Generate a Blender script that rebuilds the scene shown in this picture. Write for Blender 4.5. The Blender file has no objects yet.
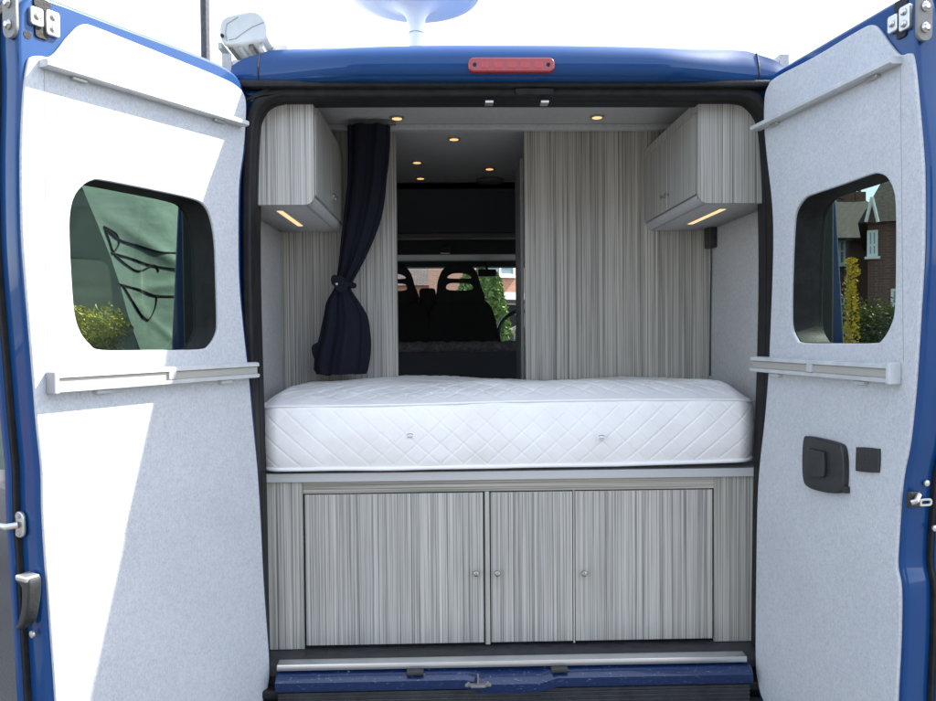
import bpy, bmesh, math, random
from mathutils import Vector, Matrix, noise
random.seed(7)
R = math.radians
S = bpy.context.scene
COL = S.collection

# ------------------------------------------------------------------ camera
CAM = Vector((-0.19, -2.30, 1.62)); F = 750.0
yaw, pitch, roll = R(-1.4), R(-1.4), R(0.47)
fw = Vector((math.sin(-yaw) * math.cos(pitch), math.cos(-yaw) * math.cos(pitch), math.sin(pitch)))
rt = fw.cross(Vector((0, 0, 1))).normalized(); up = rt.cross(fw)
rt2 = rt * math.cos(roll) - up * math.sin(roll)
up2 = up * math.cos(roll) + rt * math.sin(roll)
rt, up = rt2, up2
cd = bpy.data.cameras.new('camera'); cam = bpy.data.objects.new('camera', cd); COL.objects.link(cam)
cd.sensor_width = 36; cd.lens = 36 * F / 936; cd.clip_end = 2000; cd.clip_start = 0.02
m = Matrix((rt, up, -fw)).transposed().to_4x4(); m.translation = CAM; cam.matrix_world = m
S.camera = cam

def ray(x, y):
    return (fw * F + rt * (x - 468) + up * (350.5 - y)).normalized()
def hit(x, y, p, n):
    d = ray(x, y); t = (Vector(p) - CAM).dot(n) / d.dot(n); return CAM + d * t
def PY(x, y, Y=0.0):                       # point of the photo lying at depth Y
    return hit(x, y, (0, Y, 0), Vector((0, 1, 0)))
def PZ(x, y, z):
    return hit(x, y, (0, 0, z), Vector((0, 0, 1)))

# ------------------------------------------------------------------ materials
MATS = {}
def mat(name, col=(.5, .5, .5), rough=.5, metal=0, coat=0, emis=None, es=0, build=None, spec=None, sub=0):
    if name in MATS: return MATS[name]
    m = bpy.data.materials.new(name); m.use_nodes = True
    nt = m.node_tree; b = nt.nodes['Principled BSDF']
    b.inputs['Base Color'].default_value = (*col, 1); b.inputs['Roughness'].default_value = rough
    b.inputs['Metallic'].default_value = metal; b.inputs['Coat Weight'].default_value = coat
    b.inputs['Coat Roughness'].default_value = .04
    if spec is not None: b.inputs['Specular IOR Level'].default_value = spec
    if emis: b.inputs['Emission Color'].default_value = (*emis, 1); b.inputs['Emission Strength'].default_value = es
    if build: build(nt, b)
    MATS[name] = m; return m
def nd(nt, t, **kw):
    n = nt.nodes.new(t)
    for k, v in kw.items():
        if k in n.inputs: n.inputs[k].default_value = v
        else: setattr(n, k, v)
    return n
def coords(nt, scale=(1, 1, 1), rot=(0, 0, 0), vary=False):
    tc = nd(nt, 'ShaderNodeTexCoord'); mp = nd(nt, 'ShaderNodeMapping')
    mp.inputs['Scale'].default_value = scale; mp.inputs['Rotation'].default_value = rot
    src = tc.outputs['Object']
    if vary:                                          # every board is cut from another stretch of the sheet
        oi = nd(nt, 'ShaderNodeObjectInfo'); mu = nd(nt, 'ShaderNodeMath', operation='MULTIPLY'); mu.inputs[1].default_value = 40; nt.links.new(oi.outputs['Random'], mu.inputs[0])
        ad = nd(nt, 'ShaderNodeVectorMath', operation='ADD'); nt.links.new(src, ad.inputs[0]); nt.links.new(mu.outputs[0], ad.inputs[1]); src = ad.outputs[0]
    nt.links.new(src, mp.inputs['Vector']); return mp.outputs['Vector']
def ramp(nt, fac, stops):
    r = nd(nt, 'ShaderNodeValToRGB'); e = r.color_ramp.elements
    while len(e) < len(stops): e.new(.5)
    for i, (p, c) in enumerate(stops): e[i].position = p; e[i].color = (*c, 1)
    nt.links.new(fac, r.inputs['Fac']); return r.outputs['Color']
def mix(nt, f, a, b, typ='MIX'):
    x = nd(nt, 'ShaderNodeMix', data_type='RGBA', blend_type=typ)
    for s, v in ((0, f), (6, a), (7, b)):
        if hasattr(v, 'is_linked'): nt.links.new(v, x.inputs[s])
        else: x.inputs[s].default_value = v if s == 0 else (*v, 1)
    return x.outputs[2]
def nz(nt, vec, sc, det=2, ro=.5, dist=0):
    n = nd(nt, 'ShaderNodeTexNoise', Scale=sc, Detail=det, Roughness=ro, Distortion=dist)
    nt.links.new(vec, n.inputs['Vector']); return n.outputs['Fac']
def bump(nt, b, h, s=.3, d=.01):
    n = nd(nt, 'ShaderNodeBump', Strength=s, Distance=d); nt.links.new(h, n.inputs['Height'])
    nt.links.new(n.outputs['Normal'], b.inputs['Normal'])

def stripes(horizontal=False, tone=(1, 1, 1)):
    def f(nt, b):
        sc = (.5, .5, 150) if horizontal else (150, 150, .5)
        v = coords(nt, sc, vary=True)
        a = nz(nt, v, 1.0, 4, .95)
        c1 = ramp(nt, a, [(.36, (.19, .188, .178)), (.43, (.34, .333, .315)), (.49, (.49, .485, .46)), (.58, (.60, .59, .56)), (.70, (.66, .65, .62))])
        sc2 = (.9, .9, 420) if horizontal else (420, 420, .9)
        f2 = nz(nt, coords(nt, sc2, vary=True), 1, 2, .6)
        c2 = ramp(nt, f2, [(.38, (.34, .34, .34)), (.47, (.93, .93, .92)), (.65, (1, 1, 1))])
        c = mix(nt, .8, c1, c2, 'MULTIPLY')
        sc3 = (.5, .5, 12) if horizontal else (12, 12, .5)
        c3 = ramp(nt, nz(nt, coords(nt, sc3, vary=True), 1, 1), [(.35, (.90, .90, .89)), (.62, (1.0, .99, .96))])
        c = mix(nt, 1, c, c3, 'MULTIPLY'); c = mix(nt, 1, c, tone, 'MULTIPLY')
        nt.links.new(c, b.inputs['Base Color']); bump(nt, b, f2, .15, .002)
    return f
WOOD = mat('striped_laminate', rough=.42, build=stripes(tone=(.93, .93, .92)))
WOODH = mat('striped_laminate_rail', rough=.42, build=stripes(True, (.84, .82, .75)))
WOODW = mat('striped_laminate_warm', rough=.42, build=stripes(tone=(.92, .90, .86)))
def felt(lo, hi):
    def f(nt, b):
        v = coords(nt)
        a = nz(nt, coords(nt, (1, 1, .45)), 300, 3, .75)
        c1 = ramp(nt, a, [(.30, lo), (.44, tuple(.35 * l + .65 * h for l, h in zip(lo, hi))), (.60, hi)])
        c2 = ramp(nt, nz(nt, v, 70, 3, .7), [(.3, (.90, .905, .915)), (.6, (1, 1, 1))])
        w = ramp(nt, nz(nt, v, 5, 3, .6), [(.3, (.93, .93, .94)), (.7, (1, 1, 1))])
        c = mix(nt, 1, mix(nt, 1, c1, c2, 'MULTIPLY'), w, 'MULTIPLY'); nt.links.new(c, b.inputs['Base Color'])
        bump(nt, b, nz(nt, v, 420, 3, .8), .5, .004)
    return f
FELT = mat('pale_felt', rough=.95, spec=.15, build=felt((.41, .43, .46), (.585, .605, .63)))
FELTG = mat('grey_felt', rough=.95, spec=.15, build=felt((.36, .36, .36), (.53, .53, .52)))
FELTC = mat('ceiling_felt', rough=.95, spec=.15, build=felt((.46, .46, .45), (.58, .58, .56)))
def paint(nt, b):
    v = coords(nt)
    f = nz(nt, v, 900, 1)
    c = ramp(nt, f, [(.3, (.001, .036, .135)), (.7, (.002, .048, .175))]); nt.links.new(c, b.inputs['Base Color'])
    r = nd(nt, 'ShaderNodeMapRange'); r.inputs['To Min'].default_value = .40; r.inputs['To Max'].default_value = .55
    nt.links.new(nz(nt, v, 9, 5, .7), r.inputs['Value']); nt.links.new(r.outputs[0], b.inputs['Roughness'])
    bump(nt, b, nz(nt, v, 6, 2), .06, .03)
BLUE = mat('blue_paint', metal=0, coat=.55, spec=.12, build=paint)
def paintworn(nt, b):
    v = coords(nt, (1, 1, 4))
    f = nz(nt, v, 60, 5, .8)
    c = ramp(nt, f, [(.60, (.003, .018, .075)), (.68, (.25, .30, .4))]); nt.links.new(c, b.inputs['Base Color'])
BLUEW = mat('worn_blue_paint', rough=.4, coat=.5, build=paintworn)
def dusty(lo, hi, sc=40, r0=.5, r1=.8, bs=.3):
    def f(nt, b):
        v = coords(nt); a = nz(nt, v, sc, 5, .7)
        nt.links.new(ramp(nt, a, [(.35, lo), (.7, hi)]), b.inputs['Base Color'])
        r = nd(nt, 'ShaderNodeMapRange'); r.inputs['To Min'].default_value = r0; r.inputs['To Max'].default_value = r1
        nt.links.new(a, r.inputs['Value']); nt.links.new(r.outputs[0], b.inputs['Roughness'])
        bump(nt, b, nz(nt, v, sc * 8, 3), bs, .003)
    return f
RUBBER = mat('black_rubber', spec=.25, build=dusty((.008, .008, .009), (.022, .022, .023), 25, .45, .7))
PLAST = mat('black_plastic', build=dusty((.014, .015, .016), (.03, .032, .034), 20, .35, .6))
BUMP = mat('grey_black_bumper', build=dusty((.025, .028, .03), (.055, .06, .062), 18, .5, .8))
FLOOR = mat('dark_floor', build=dusty((.02, .022, .025), (.05, .052, .055), 30, .35, .7))
ALU = mat('aluminium', (.72, .73, .73), .32, .9, build=None)
ALUC = mat('cream_rail', build=dusty((.50, .50, .46), (.62, .62, .57), 15, .3, .45, .05))
ALUM = mat('satin_rail', build=dusty((.42, .44, .45), (.55, .57, .58), 15, .3, .45, .05))
RAILI = mat('taupe_rail_insert', (.36, .345, .31), .5)
CAPM = mat('grey_cap', (.30, .30, .31), .5)
STEEL = mat('zinc_steel', (.55, .55, .52), .38, .85)
STEELD = mat('dull_strap', build=dusty((.15, .15, .14), (.22, .215, .20), 30, .4, .6, .1))
CHROME = mat('brushed_knob', (.5, .48, .46), .25, 1)
EDGE = mat('pale_edge', (.48, .49, .49), .45)
WHITE = mat('white_plastic', (.78, .79, .78), .4)
def matt(nt, b):
    v = coords(nt)
    c = ramp(nt, nz(nt, v, 7, 4, .6), [(.3, (.79, .785, .775)), (.7, (.86, .85, .83))])
    st = nz(nt, coords(nt, (1, 1, 1)), 3, 4, .7)
    c = mix(nt, 1, c, ramp(nt, st, [(.3, (.95, .93, .9)), (.5, (1, 1, 1))]), 'MULTIPLY')
    nt.links.new(c, b.inputs['Base Color'])
    bump(nt, b, nz(nt, v, 500, 2), .25, .002)
MATT = mat('white_ticking', rough=.75, spec=.25, build=matt)
MATTT = mat('quilted_top', rough=.38, spec=.5, build=matt)
PIPE = mat('white_piping', (.82, .82, .82), .7)
def cloth(lo, hi, sc=600):
    def f(nt, b):
        v = coords(nt); a = nz(nt, v, sc, 2)
        nt.links.new(ramp(nt, a, [(.35, lo), (.65, hi)]), b.inputs['Base Color']); bump(nt, b, a, .3, .002)
    return f
CURT = mat('navy_cloth', rough=.95, spec=.1, build=cloth((.010, .011, .018), (.022, .024, .036)))
SEATM = mat('seat_cloth', rough=.9, spec=.2, build=cloth((.07, .078, .085), (.11, .12, .13)))
BLACKP = mat('black_headliner', rough=.95, spec=.1, build=cloth((.06, .068, .078), (.085, .095, .108), 300))
GREYP = mat('grey_cab_trim', rough=.6, build=cloth((.11, .115, .11), (.15, .155, .15), 200))
REDL = mat('red_lens', (.26, .008, .014), .2, coat=.6)
REDD = mat('red_lens_chamber', (.36, .012, .018), .3, coat=.6)
WARM = mat('warm_lamp', (.9, .8, .6), .4, emis=(1, .60, .25), es=.36)
SPOT = mat('warm_spot', (.9, .8, .6), .4, emis=(1, .52, .20), es=.42)
ANT = mat('antenna_white', (.80, .82, .85), .35)
GALV = mat('awning_white', build=dusty((.46, .49, .48), (.56, .58, .57), 8, .35, .5, .03))
def tarp(nt, b):
    v = coords(nt); a = nz(nt, v, 4, 5, .65)
    nt.links.new(ramp(nt, a, [(.3, (.16, .225, .185)), (.7, (.21, .29, .24))]), b.inputs['Base Color'])
    bump(nt, b, nz(nt, coords(nt, (1, 1, 2.5)), 5, 2, .5), .25, .03)
TARP = mat('green_tarpaulin', rough=.6, build=tarp)
def asphalt(nt, b):
    v = coords(nt); a = nz(nt, v, 130, 4, .8)
    c = ramp(nt, a, [(.35, (.07, .07, .07)), (.7, (.20, .195, .19))])
    c = mix(nt, 1, c, ramp(nt, nz(nt, v, .7, 5), [(.3, (.7, .7, .7)), (.7, (1, 1, .98))]), 'MULTIPLY')
    nt.links.new(c, b.inputs['Base Color']); bump(nt, b, a, .6, .01)
ASPH = mat('asphalt', rough=.9, build=asphalt)
def brick(c1, c2, mortar, sc=1.0):
    def f(nt, b):
        tc = nd(nt, 'ShaderNodeTexCoord'); sp = nd(nt, 'ShaderNodeSeparateXYZ'); ad = nd(nt, 'ShaderNodeMath', operation='ADD'); cb = nd(nt, 'ShaderNodeCombineXYZ')
        nt.links.new(tc.outputs['Object'], sp.inputs[0]); nt.links.new(sp.outputs[0], ad.inputs[0]); nt.links.new(sp.outputs[1], ad.inputs[1])
        nt.links.new(ad.outputs[0], cb.inputs[0]); nt.links.new(sp.outputs[2], cb.inputs[1])
        br = nd(nt, 'ShaderNodeTexBrick', Scale=sc); br.inputs['Color1'].default_value = (*c1, 1); br.inputs['Color2'].default_value = (*c2, 1)
        br.inputs['Mortar'].default_value = (*mortar, 1); br.inputs['Brick Width'].default_value = .225; br.inputs['Row Height'].default_value = .075; br.inputs['Mortar Size'].default_value = .008
        nt.links.new(cb.outputs[0], br.inputs['Vector']); nt.links.new(br.outputs['Color'], b.inputs['Base Color'])
    return f
BRICKR = mat('red_brick', rough=.9, build=brick((.16, .065, .045), (.11, .05, .04), (.17, .14, .12)))
BRICKO = mat('orange_brick', rough=.9, build=brick((.45, .21, .12), (.38, .18, .11), (.40, .3, .25)))
def tiles(nt, b):
    tc = nd(nt, 'ShaderNodeTexCoord'); br = nd(nt, 'ShaderNodeTexBrick', Scale=1)
    br.inputs['Color1'].default_value = (.065, .042, .034, 1); br.inputs['Color2'].default_value = (.035, .026, .022, 1); br.inputs['Mortar'].default_value = (.008, .007, .006, 1)
    br.inputs['Brick Width'].default_value = .30; br.inputs['Row Height'].default_value = .26; br.inputs['Mortar Size'].default_value = .03
    sp = nd(nt, 'ShaderNodeSeparateXYZ'); cb = nd(nt, 'ShaderNodeCombineXYZ'); nt.links.new(tc.outputs['Object'], sp.inputs[0])
    ad = nd(nt, 'ShaderNodeMath', operation='ADD'); nt.links.new(sp.outputs[1], ad.inputs[0]); nt.links.new(sp.outputs[2], ad.inputs[1])
    nt.links.new(sp.outputs[0], cb.inputs[0]); nt.links.new(ad.outputs[0], cb.inputs[1])
    nt.links.new(cb.outputs[0], br.inputs['Vector']); nt.links.new(br.outputs['Color'], b.inputs['Base Color'])
TILE = mat('clay_tiles', rough=.85, build=tiles)
SLATE = mat('grey_roof', rough=.8, build=dusty((.16, .17, .18), (.24, .25, .26), 3))
def leafm(lo, hi):
    def f(nt, b):
        oi = nd(nt, 'ShaderNodeNewGeometry')
        nt.links.new(ramp(nt, oi.outputs['Random Per Island'], [(0, lo), (1, hi)]), b.inputs['Base Color'])
    return f
LEAFY = mat('lime_leaf', rough=.5, build=leafm((.22, .27, .02), (.60, .56, .06)))
LEAFD = mat('dark_leaf', rough=.5, build=leafm((.025, .06, .02), (.08, .12, .035)))
LEAFH = mat('hedge_tip_leaf', rough=.5, build=leafm((.05, .09, .02), (.22, .22, .04)))
LEAFG = mat('golden_leaf', rough=.5, build=leafm((.45, .32, .02), (.75, .58, .05)))
LEAFC = mat('conifer_leaf', rough=.6, build=leafm((.05, .11, .03), (.17, .26, .06)))
BARK = mat('bark', (.07, .05, .035), .9)
DGLASS = mat('dark_glazing', (.03, .035, .04), .05, coat=1)
LGLASS = mat('pale_glazing', (.22, .30, .32), .08, coat=1)
POLE = mat('dark_pole', build=dusty((.010, .012, .020), (.06, .065, .08), 30, .4, .7))
def glass(name, tint, rg=.02):
    m = bpy.data.materials.new(name); m.use_nodes = True; nt = m.node_tree; nt.nodes.clear()
    o = nd(nt, 'ShaderNodeOutputMaterial'); t = nd(nt, 'ShaderNodeBsdfTransparent'); t.inputs[0].default_value = (*tint, 1)
    g = nd(nt, 'ShaderNodeBsdfGlossy'); g.inputs['Roughness'].default_value = rg
    ge = nd(nt, 'ShaderNodeNewGeometry'); dt = nd(nt, 'ShaderNodeVectorMath', operation='DOT_PRODUCT')
    nt.links.new(ge.outputs['Normal'], dt.inputs[0]); nt.links.new(ge.outputs['Incoming'], dt.inputs[1])
    ab = nd(nt, 'ShaderNodeMath', operation='ABSOLUTE'); nt.links.new(dt.outputs['Value'], ab.inputs[0])
    om = nd(nt, 'ShaderNodeMath', operation='SUBTRACT'); om.inputs[0].default_value = 1; nt.links.new(ab.outputs[0], om.inputs[1])
    pw = nd(nt, 'ShaderNodeMath', operation='POWER'); pw.inputs[1].default_value = 5; nt.links.new(om.outputs[0], pw.inputs[0])
    fr = nd(nt, 'ShaderNodeMath', operation='MULTIPLY_ADD'); fr.inputs[1].default_value = .95; fr.inputs[2].default_value = .04; nt.links.new(pw.outputs[0], fr.inputs[0])
    x = nd(nt, 'ShaderNodeMixShader')
    nt.links.new(fr.outputs[0], x.inputs[0]); nt.links.new(t.outputs[0], x.inputs[1]); nt.links.new(g.outputs[0], x.inputs[2]); nt.links.new(x.outputs[0], o.inputs[0])
    return m
TINT = glass('tinted_glass', (.50, .56, .53)); CLEAR = glass('clear_glass', (.88, .92, .90))

# ------------------------------------------------------------------ mesh helpers
def link(name, me, m, parent=None, mw=None, smooth=False, **props):
    if mw is not None: me.transform(mw)
    r = parent
    while r and r.parent: r = r.parent
    if r and r.name in WORLD: me.transform(Matrix.Translation(-r.location))
    me.materials.clear(); me.materials.append(m)
    if smooth:
        for p in me.polygons: p.use_smooth = True
        if smooth != 'all':
            me.set_sharp_from_angle(angle=R(40))
    o = bpy.data.objects.new(name, me); COL.objects.link(o)
    if parent: o.parent = parent
    for k, v in props.items(): o[k] = v
    return o
def fromdata(vs, fs):
    me = bpy.data.meshes.new('m'); me.from_pydata([tuple(v) for v in vs], [], fs); me.update(); return me
def catmull(p, n=5):
    out = []; N = len(p)
    for i in range(N):
        a, b, c, d = [Vector(p[(i + k) % N]) for k in (-1, 0, 1, 2)]
        for j in range(n):
            t = j / n
            out.append(tuple(.5 * ((2 * b) + (c - a) * t + (2 * a - 5 * b + 4 * c - d) * t * t + (3 * b - a - 3 * c + d) * t ** 3)))
    return out
def area(p): return sum(p[i][0] * p[(i + 1) % len(p)][1] - p[(i + 1) % len(p)][0] * p[i][1] for i in range(len(p))) / 2
def offset(p, d):                                    # d > 0 grows
    s = 1 if area(p) > 0 else -1; out = []; N = len(p)
    for i in range(N):
        a, b = Vector(p[i - 1]), Vector(p[(i + 1) % N]); t = (b - a).normalized()
        out.append((p[i][0] + t.y * d * s, p[i][1] - t.x * d * s))
    return out
def plate(outline, holes, y0, y1, bev=0, res=2):
    """outline in (a, z), solid from y0 to y1; local axes x=a, y=thickness, z=z"""
    cu = bpy.data.curves.new('c', 'CURVE'); cu.dimensions = '2D'; cu.fill_mode = 'BOTH'
    for pl in [outline] + list(holes):
        sp = cu.splines.new('POLY'); sp.points.add(len(pl) - 1); sp.use_cyclic_u = True
        for q, v in zip(sp.points, pl): q.co = (v[0], v[1], 0, 1)
    cu.extrude = max(abs(y1 - y0) / 2 - bev, 0); cu.bevel_depth = bev; cu.bevel_resolution = res; cu.offset = -bev
    o = bpy.data.objects.new('c', cu); COL.objects.link(o)
    dg = bpy.context.evaluated_depsgraph_get(); me = bpy.data.meshes.new_from_object(o.evaluated_get(dg))
    bpy.data.objects.remove(o); bpy.data.curves.remove(cu)
    me.transform(Matrix(((1, 0, 0, 0), (0, 0, -1, (y0 + y1) / 2), (0, 1, 0, 0), (0, 0, 0, 1))))
    me.update(); return me
def merge(*mes):
    bm = bmesh.new()
    for q in mes: bm.from_mesh(q)
    me = bpy.data.meshes.new('m'); bm.to_mesh(me); bm.free(); return me
def box(x0, x1, y0, y1, z0, z1, bev=0, seg=2, mw=None):
    bm = bmesh.new(); bmesh.ops.create_cube(bm, size=1)
    for v in bm.verts: v.co = Vector(((x0 + x1) / 2 + v.co.x * abs(x1 - x0), (y0 + y1) / 2 + v.co.y * abs(y1 - y0), (z0 + z1) / 2 + v.co.z * abs(z1 - z0)))
    if bev: bmesh.ops.bevel(bm, geom=bm.edges[:], offset=bev, segments=seg, affect='EDGES', profile=.5)
    me = bpy.data.meshes.new('b'); bm.to_mesh(me); bm.free()
    if mw is not None: me.transform(mw)
    return me
def tube(pts, r, n=8, closed=False, caps=True):
    pts = [Vector(p) for p in pts]; N = len(pts); vs = []; fs = []
    rr = r if isinstance(r, (list, tuple)) else [r] * N
    prev = None
    for i in range(N):
        a = pts[i - 1] if (i or closed) else pts[i]; b = pts[(i + 1) % N] if (i < N - 1 or closed) else pts[i]
        t = (b - a).normalized()
        if prev is None: prev = Vector((0, 0, 1)) if abs(t.z) < .9 else Vector((1, 0, 0))
        u = (prev - t * prev.dot(t)).normalized(); prev = u; w = t.cross(u)
        for k in range(n):
            A = 2 * math.pi * k / n; vs.append(pts[i] + (u * math.cos(A) + w * math.sin(A)) * rr[i])
    for i in range(N if closed else N - 1):
        for k in range(n):
            a, b = i * n + k, i * n + (k + 1) % n; c, d = ((i + 1) % N) * n + (k + 1) % n, ((i + 1) % N) * n + k
            fs.append((a, b, c, d))
    if caps and not closed: fs += [tuple(range(n))[::-1], tuple(range((N - 1) * n, N * n))]
    return fromdata(vs, fs)
def lathe(prof, n=32):                                # prof (r, z)
    vs = []; fs = []
    for r, z in prof:
        for k in range(n):
            A = 2 * math.pi * k / n; vs.append((r * math.cos(A), r * math.sin(A), z))
    for i in range(len(prof) - 1):
        for k in range(n): fs.append((i * n + k, i * n + (k + 1) % n, (i + 1) * n + (k + 1) % n, (i + 1) * n + k))
    fs += [tuple(range(n))[::-1], tuple(range((len(prof) - 1) * n, len(prof) * n))]
    return fromdata(vs, fs)
def T(x, y, z): return Matrix.Translation((x, y, z))
def RX(a): return Matrix.Rotation(R(a), 4, 'X')
def RY(a): return Matrix.Rotation(R(a), 4, 'Y')
def RZ(a): return Matrix.Rotation(R(a), 4, 'Z')
WORLD = set()                                         # things whose parts are modelled in world coordinates
def empty(name, loc, label, cat, group=None):
    o = bpy.data.objects.new(name, None)
    if not group: WORLD.add(o.name)
    COL.objects.link(o); o.location = loc; o['label'] = label; o['category'] = cat
    if group: o['group'] = group
    return o
def prism(prof, a0, a1, axis='x'):                    # profile (p,q) swept along axis
    n = len(prof); vs = []
    for a in (a0, a1):
        for p, q in prof: vs.append((a, p, q) if axis == 'x' else (p, a, q))
    fs = [(i, (i + 1) % n, n + (i + 1) % n, n + i) for i in range(n)] + [tuple(range(n))[::-1], tuple(range(n, 2 * n))]
    return fromdata(vs, fs)
def fixn(me):
    bm = bmesh.new(); bm.from_mesh(me); bmesh.ops.recalc_face_normals(bm, faces=bm.faces); bm.to_mesh(me); bm.free(); return me
def rrect(x0, x1, z0, z1, r, n=5):
    out = []
    for cx, cz, a0 in ((x1 - r, z1 - r, 0), (x0 + r, z1 - r, 90), (x0 + r, z0 + r, 180), (x1 - r, z0 + r, 270)):
        for k in range(n + 1):
            A = R(a0 + 90 * k / n); out.append((cx + r * math.cos(A), cz + r * math.sin(A)))
    return out
def P2(pts, Y): return [(v.x, v.z) for v in (PY(x, y, Y) for x, y in pts)]

# ------------------------------------------------------------------ VAN
van = empty('campervan', (0, 0, 0), 'blue high-roof campervan with both rear doors open showing a fitted bed and striped cupboards', 'van')
CZ = 2.436                                            # ceiling
FZ = 0.598                                            # floor
inner = catmull([(300, 106), (420, 105.5), (560, 105.5), (700, 105.5), (732, 106), (744, 111), (753, 124), (757, 145), (759.5, 187), (761, 260), (760, 340), (757.5, 420), (755.5, 500), (754, 600), (753.5, 652),
                 (753, 668), (600, 671), (420, 674), (272, 677), (269, 660), (267.5, 600), (266, 520), (264, 440), (261.5, 360), (259.5, 280), (259.5, 205), (261.5, 140), (265, 121), (273, 110.5), (285, 106.5)], 5)
innerP = P2(inner, .07)
sealO = offset(innerP, .031)
# outer profile of the rear face
def outer_profile():
    h = [(1.0, .50), (1.035, .75), (1.045, 1.2), (1.035, 1.6), (1.01, 2.0), (.975, 2.2), (.92, 2.34), (.86, 2.40)]
    return h
hp = outer_profile()
rear = [(x, z) for x, z in hp] + [(-x, z) for x, z in reversed(hp)]
link('rear_frame', plate(rear, [offset(innerP, .026)], .0, .05, .006), BLUE, van, smooth=True)
link('door_seal', plate(sealO, [offset(innerP, .001)], -.022, .045, .009, 3), RUBBER, van, smooth=True)
link('door_aperture_lining', plate(offset(innerP, .006), [innerP], .03, .09, .0), RUBBER, van)
# roof skin: loft above shoulder
def roof_sec(Y, top, shrink=1.0):
    half = [(1.01, 2.0), (.975, 2.2), (.93, 2.33), (.86, 2.43), (.76, 2.475), (.55, 2.495), (.28, 2.505), (0, 2.508)]
    k = (top - 2.0) / .508
    pts = [(x * shrink, 2.0 + (z - 2.0) * k) for x, z in half]
    return [(x, Y, z) for x, z in pts] + [(-x, Y, z) for x, z in reversed(pts[:-1])]
secs = [roof_sec(.02, 2.47), roof_sec(.10, 2.50), roof_sec(.3, 2.508), roof_sec(1.5, 2.515), roof_sec(3.0, 2.50), roof_sec(3.45, 2.44), roof_sec(3.8, 2.27), roof_sec(3.95, 2.16, .95)]
n = len(secs[0]); vs = [p for s in secs for p in s]
fs = [(i * n + k, i * n + k + 1, (i + 1) * n + k + 1, (i + 1) * n + k) for i in range(len(secs) - 1) for k in range(n - 1)]
link('roof', fixn(fromdata(vs, fs)), BLUE, van, smooth='all')
# roof inner liner so nothing leaks light
# sides
sideo = [(0.0, .50), (.35, .42), (.62, .42)]
for k in range(9):
    a = math.pi - math.pi * k / 8; sideo.append((1.0 + .38 * math.cos(a), .40 + .36 * math.sin(a)))
sideo += [(1.5, .40), (3.45, .40)]
for k in range(9):
    a = math.pi - math.pi * k / 8; sideo.append((3.95 + .38 * math.cos(a), .40 + .36 * math.sin(a)))
sideo += [(4.7, .40), (4.95, .55), (5.0, .95), (4.85, 1.22), (4.45, 1.40), (3.98, 2.12), (3.9, 2.18), (0.0, 2.18)]
sideh = [(2.95, 1.38), (4.25, 1.40), (3.80, 2.02), (2.95, 2.04)]
MS = Matrix(((0, 1, 0, 0), (1, 0, 0, 0), (0, 0, 1, 0), (0, 0, 0, 1)))
for s in (-1, 1):
    me = plate(sideo, [sideh], 0, .03, .005); me.transform(MS); me.transform(T(s * 1.005 - .015, 0, 0))
    for v in me.vertices:                            # body side bulges below the shoulder, leans in above
        z = v.co.z; b = .04 * math.exp(-((z - 1.15) / .55) ** 2); tin = max(0, z - 1.7) ** 2 * .14
        v.co.x += s * (b - tin)
    link('side_panel', fixn(me), BLUE, van, smooth=True)
    me = plate(offset(sideh, .004), [], 0, .006); me.transform(MS); me.transform(T(s * 1.0, 0, 0)); link('cab_side_window', me, CLEAR, van)
# windscreen, bonnet, nose
ws = fixn(fromdata([(-.86, 3.97, 2.14), (.86, 3.97, 2.14), (.94, 4.45, 1.41), (-.94, 4.45, 1.41)], [(0, 1, 2, 3)]))
link('windscreen', ws, CLEAR, van)
link('bonnet', fixn(prism([(4.45, 1.40), (4.85, 1.24), (5.0, .95), (4.97, .90), (4.8, 1.15), (4.45, 1.34)], -1.0, 1.0)), BLUE, van)
link('front_bumper', box(-1.0, 1.0, 4.85, 5.05, .3, .9, .04), BUMP, van)
link('underbody', box(-.97, .97, .02, 4.9, .40, .56), RUBBER, van)
for sx in (-1, 1):
    for wy in (1.0, 3.95):
        w = link('wheel', fixn(lathe([(.22, -.11), (.31, -.11), (.34, -.08), (.345, 0), (.34, .08), (.31, .11), (.22, .11)], 36)), RUBBER, van, smooth=True)
        w.data.transform(RY(90)); w.location = (sx * .87, wy, .345)
        r = link('rim', fixn(lathe([(.05, .085), (.19, .09), (.215, .118), (.215, -.118), (.19, -.09), (.05, -.085)], 24)), STEEL, w, smooth=True); r.data.transform(RY(90))
# rear roof lip
def lip_profile(t):                                   # t -1..1 across
    e = abs(t); dz = -.022 * e ** 2 - .03 * max(0, e - .86) / .14
    q_ = min(1, max(0, (e - .5) / .45)); prot = 1 - .62 * q_ * q_ * (3 - 2 * q_)
    return [(.0, 2.368), (-.02, 2.362), (-.070 * prot, 2.368), (-.086 * prot, 2.380), (-.093 * prot, 2.400 + dz * .2), (-.088 * prot, 2.435 + dz * .8), (-.066 * prot, 2.464 + dz), (-.02, 2.485 + dz), (.05, 2.502 + dz), (.2, 2.506 + dz * .6), (.2, 2.40)]
NL = 90; vs = []; fs = []
for i in range(NL + 1):
    t = -1 + 2 * i / NL; pr = lip_profile(t); X = t * .835
    endk = 1 - max(0, abs(t) - .965) / .035 * .35
    for y, z in pr: vs.append((X, y, 2.40 + (z - 2.40) * endk))
q = len(pr)
for i in range(NL):
    for k in range(q): fs.append((i * q + k, i * q + (k + 1) % q, (i + 1) * q + (k + 1) % q, (i + 1) * q + k))
fs += [tuple(range(q)), tuple(range(NL * q, NL * q + q))]
link('roof_lip', fixn(fromdata(vs, fs)), BLUE, van, smooth=True)
for s in (-1, 1): link('lip_joint', tube([(s * .752, y - .001, z + .001) for y, z in lip_profile(.9)[2:10]], .0022, 6), RUBBER, van)
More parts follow.
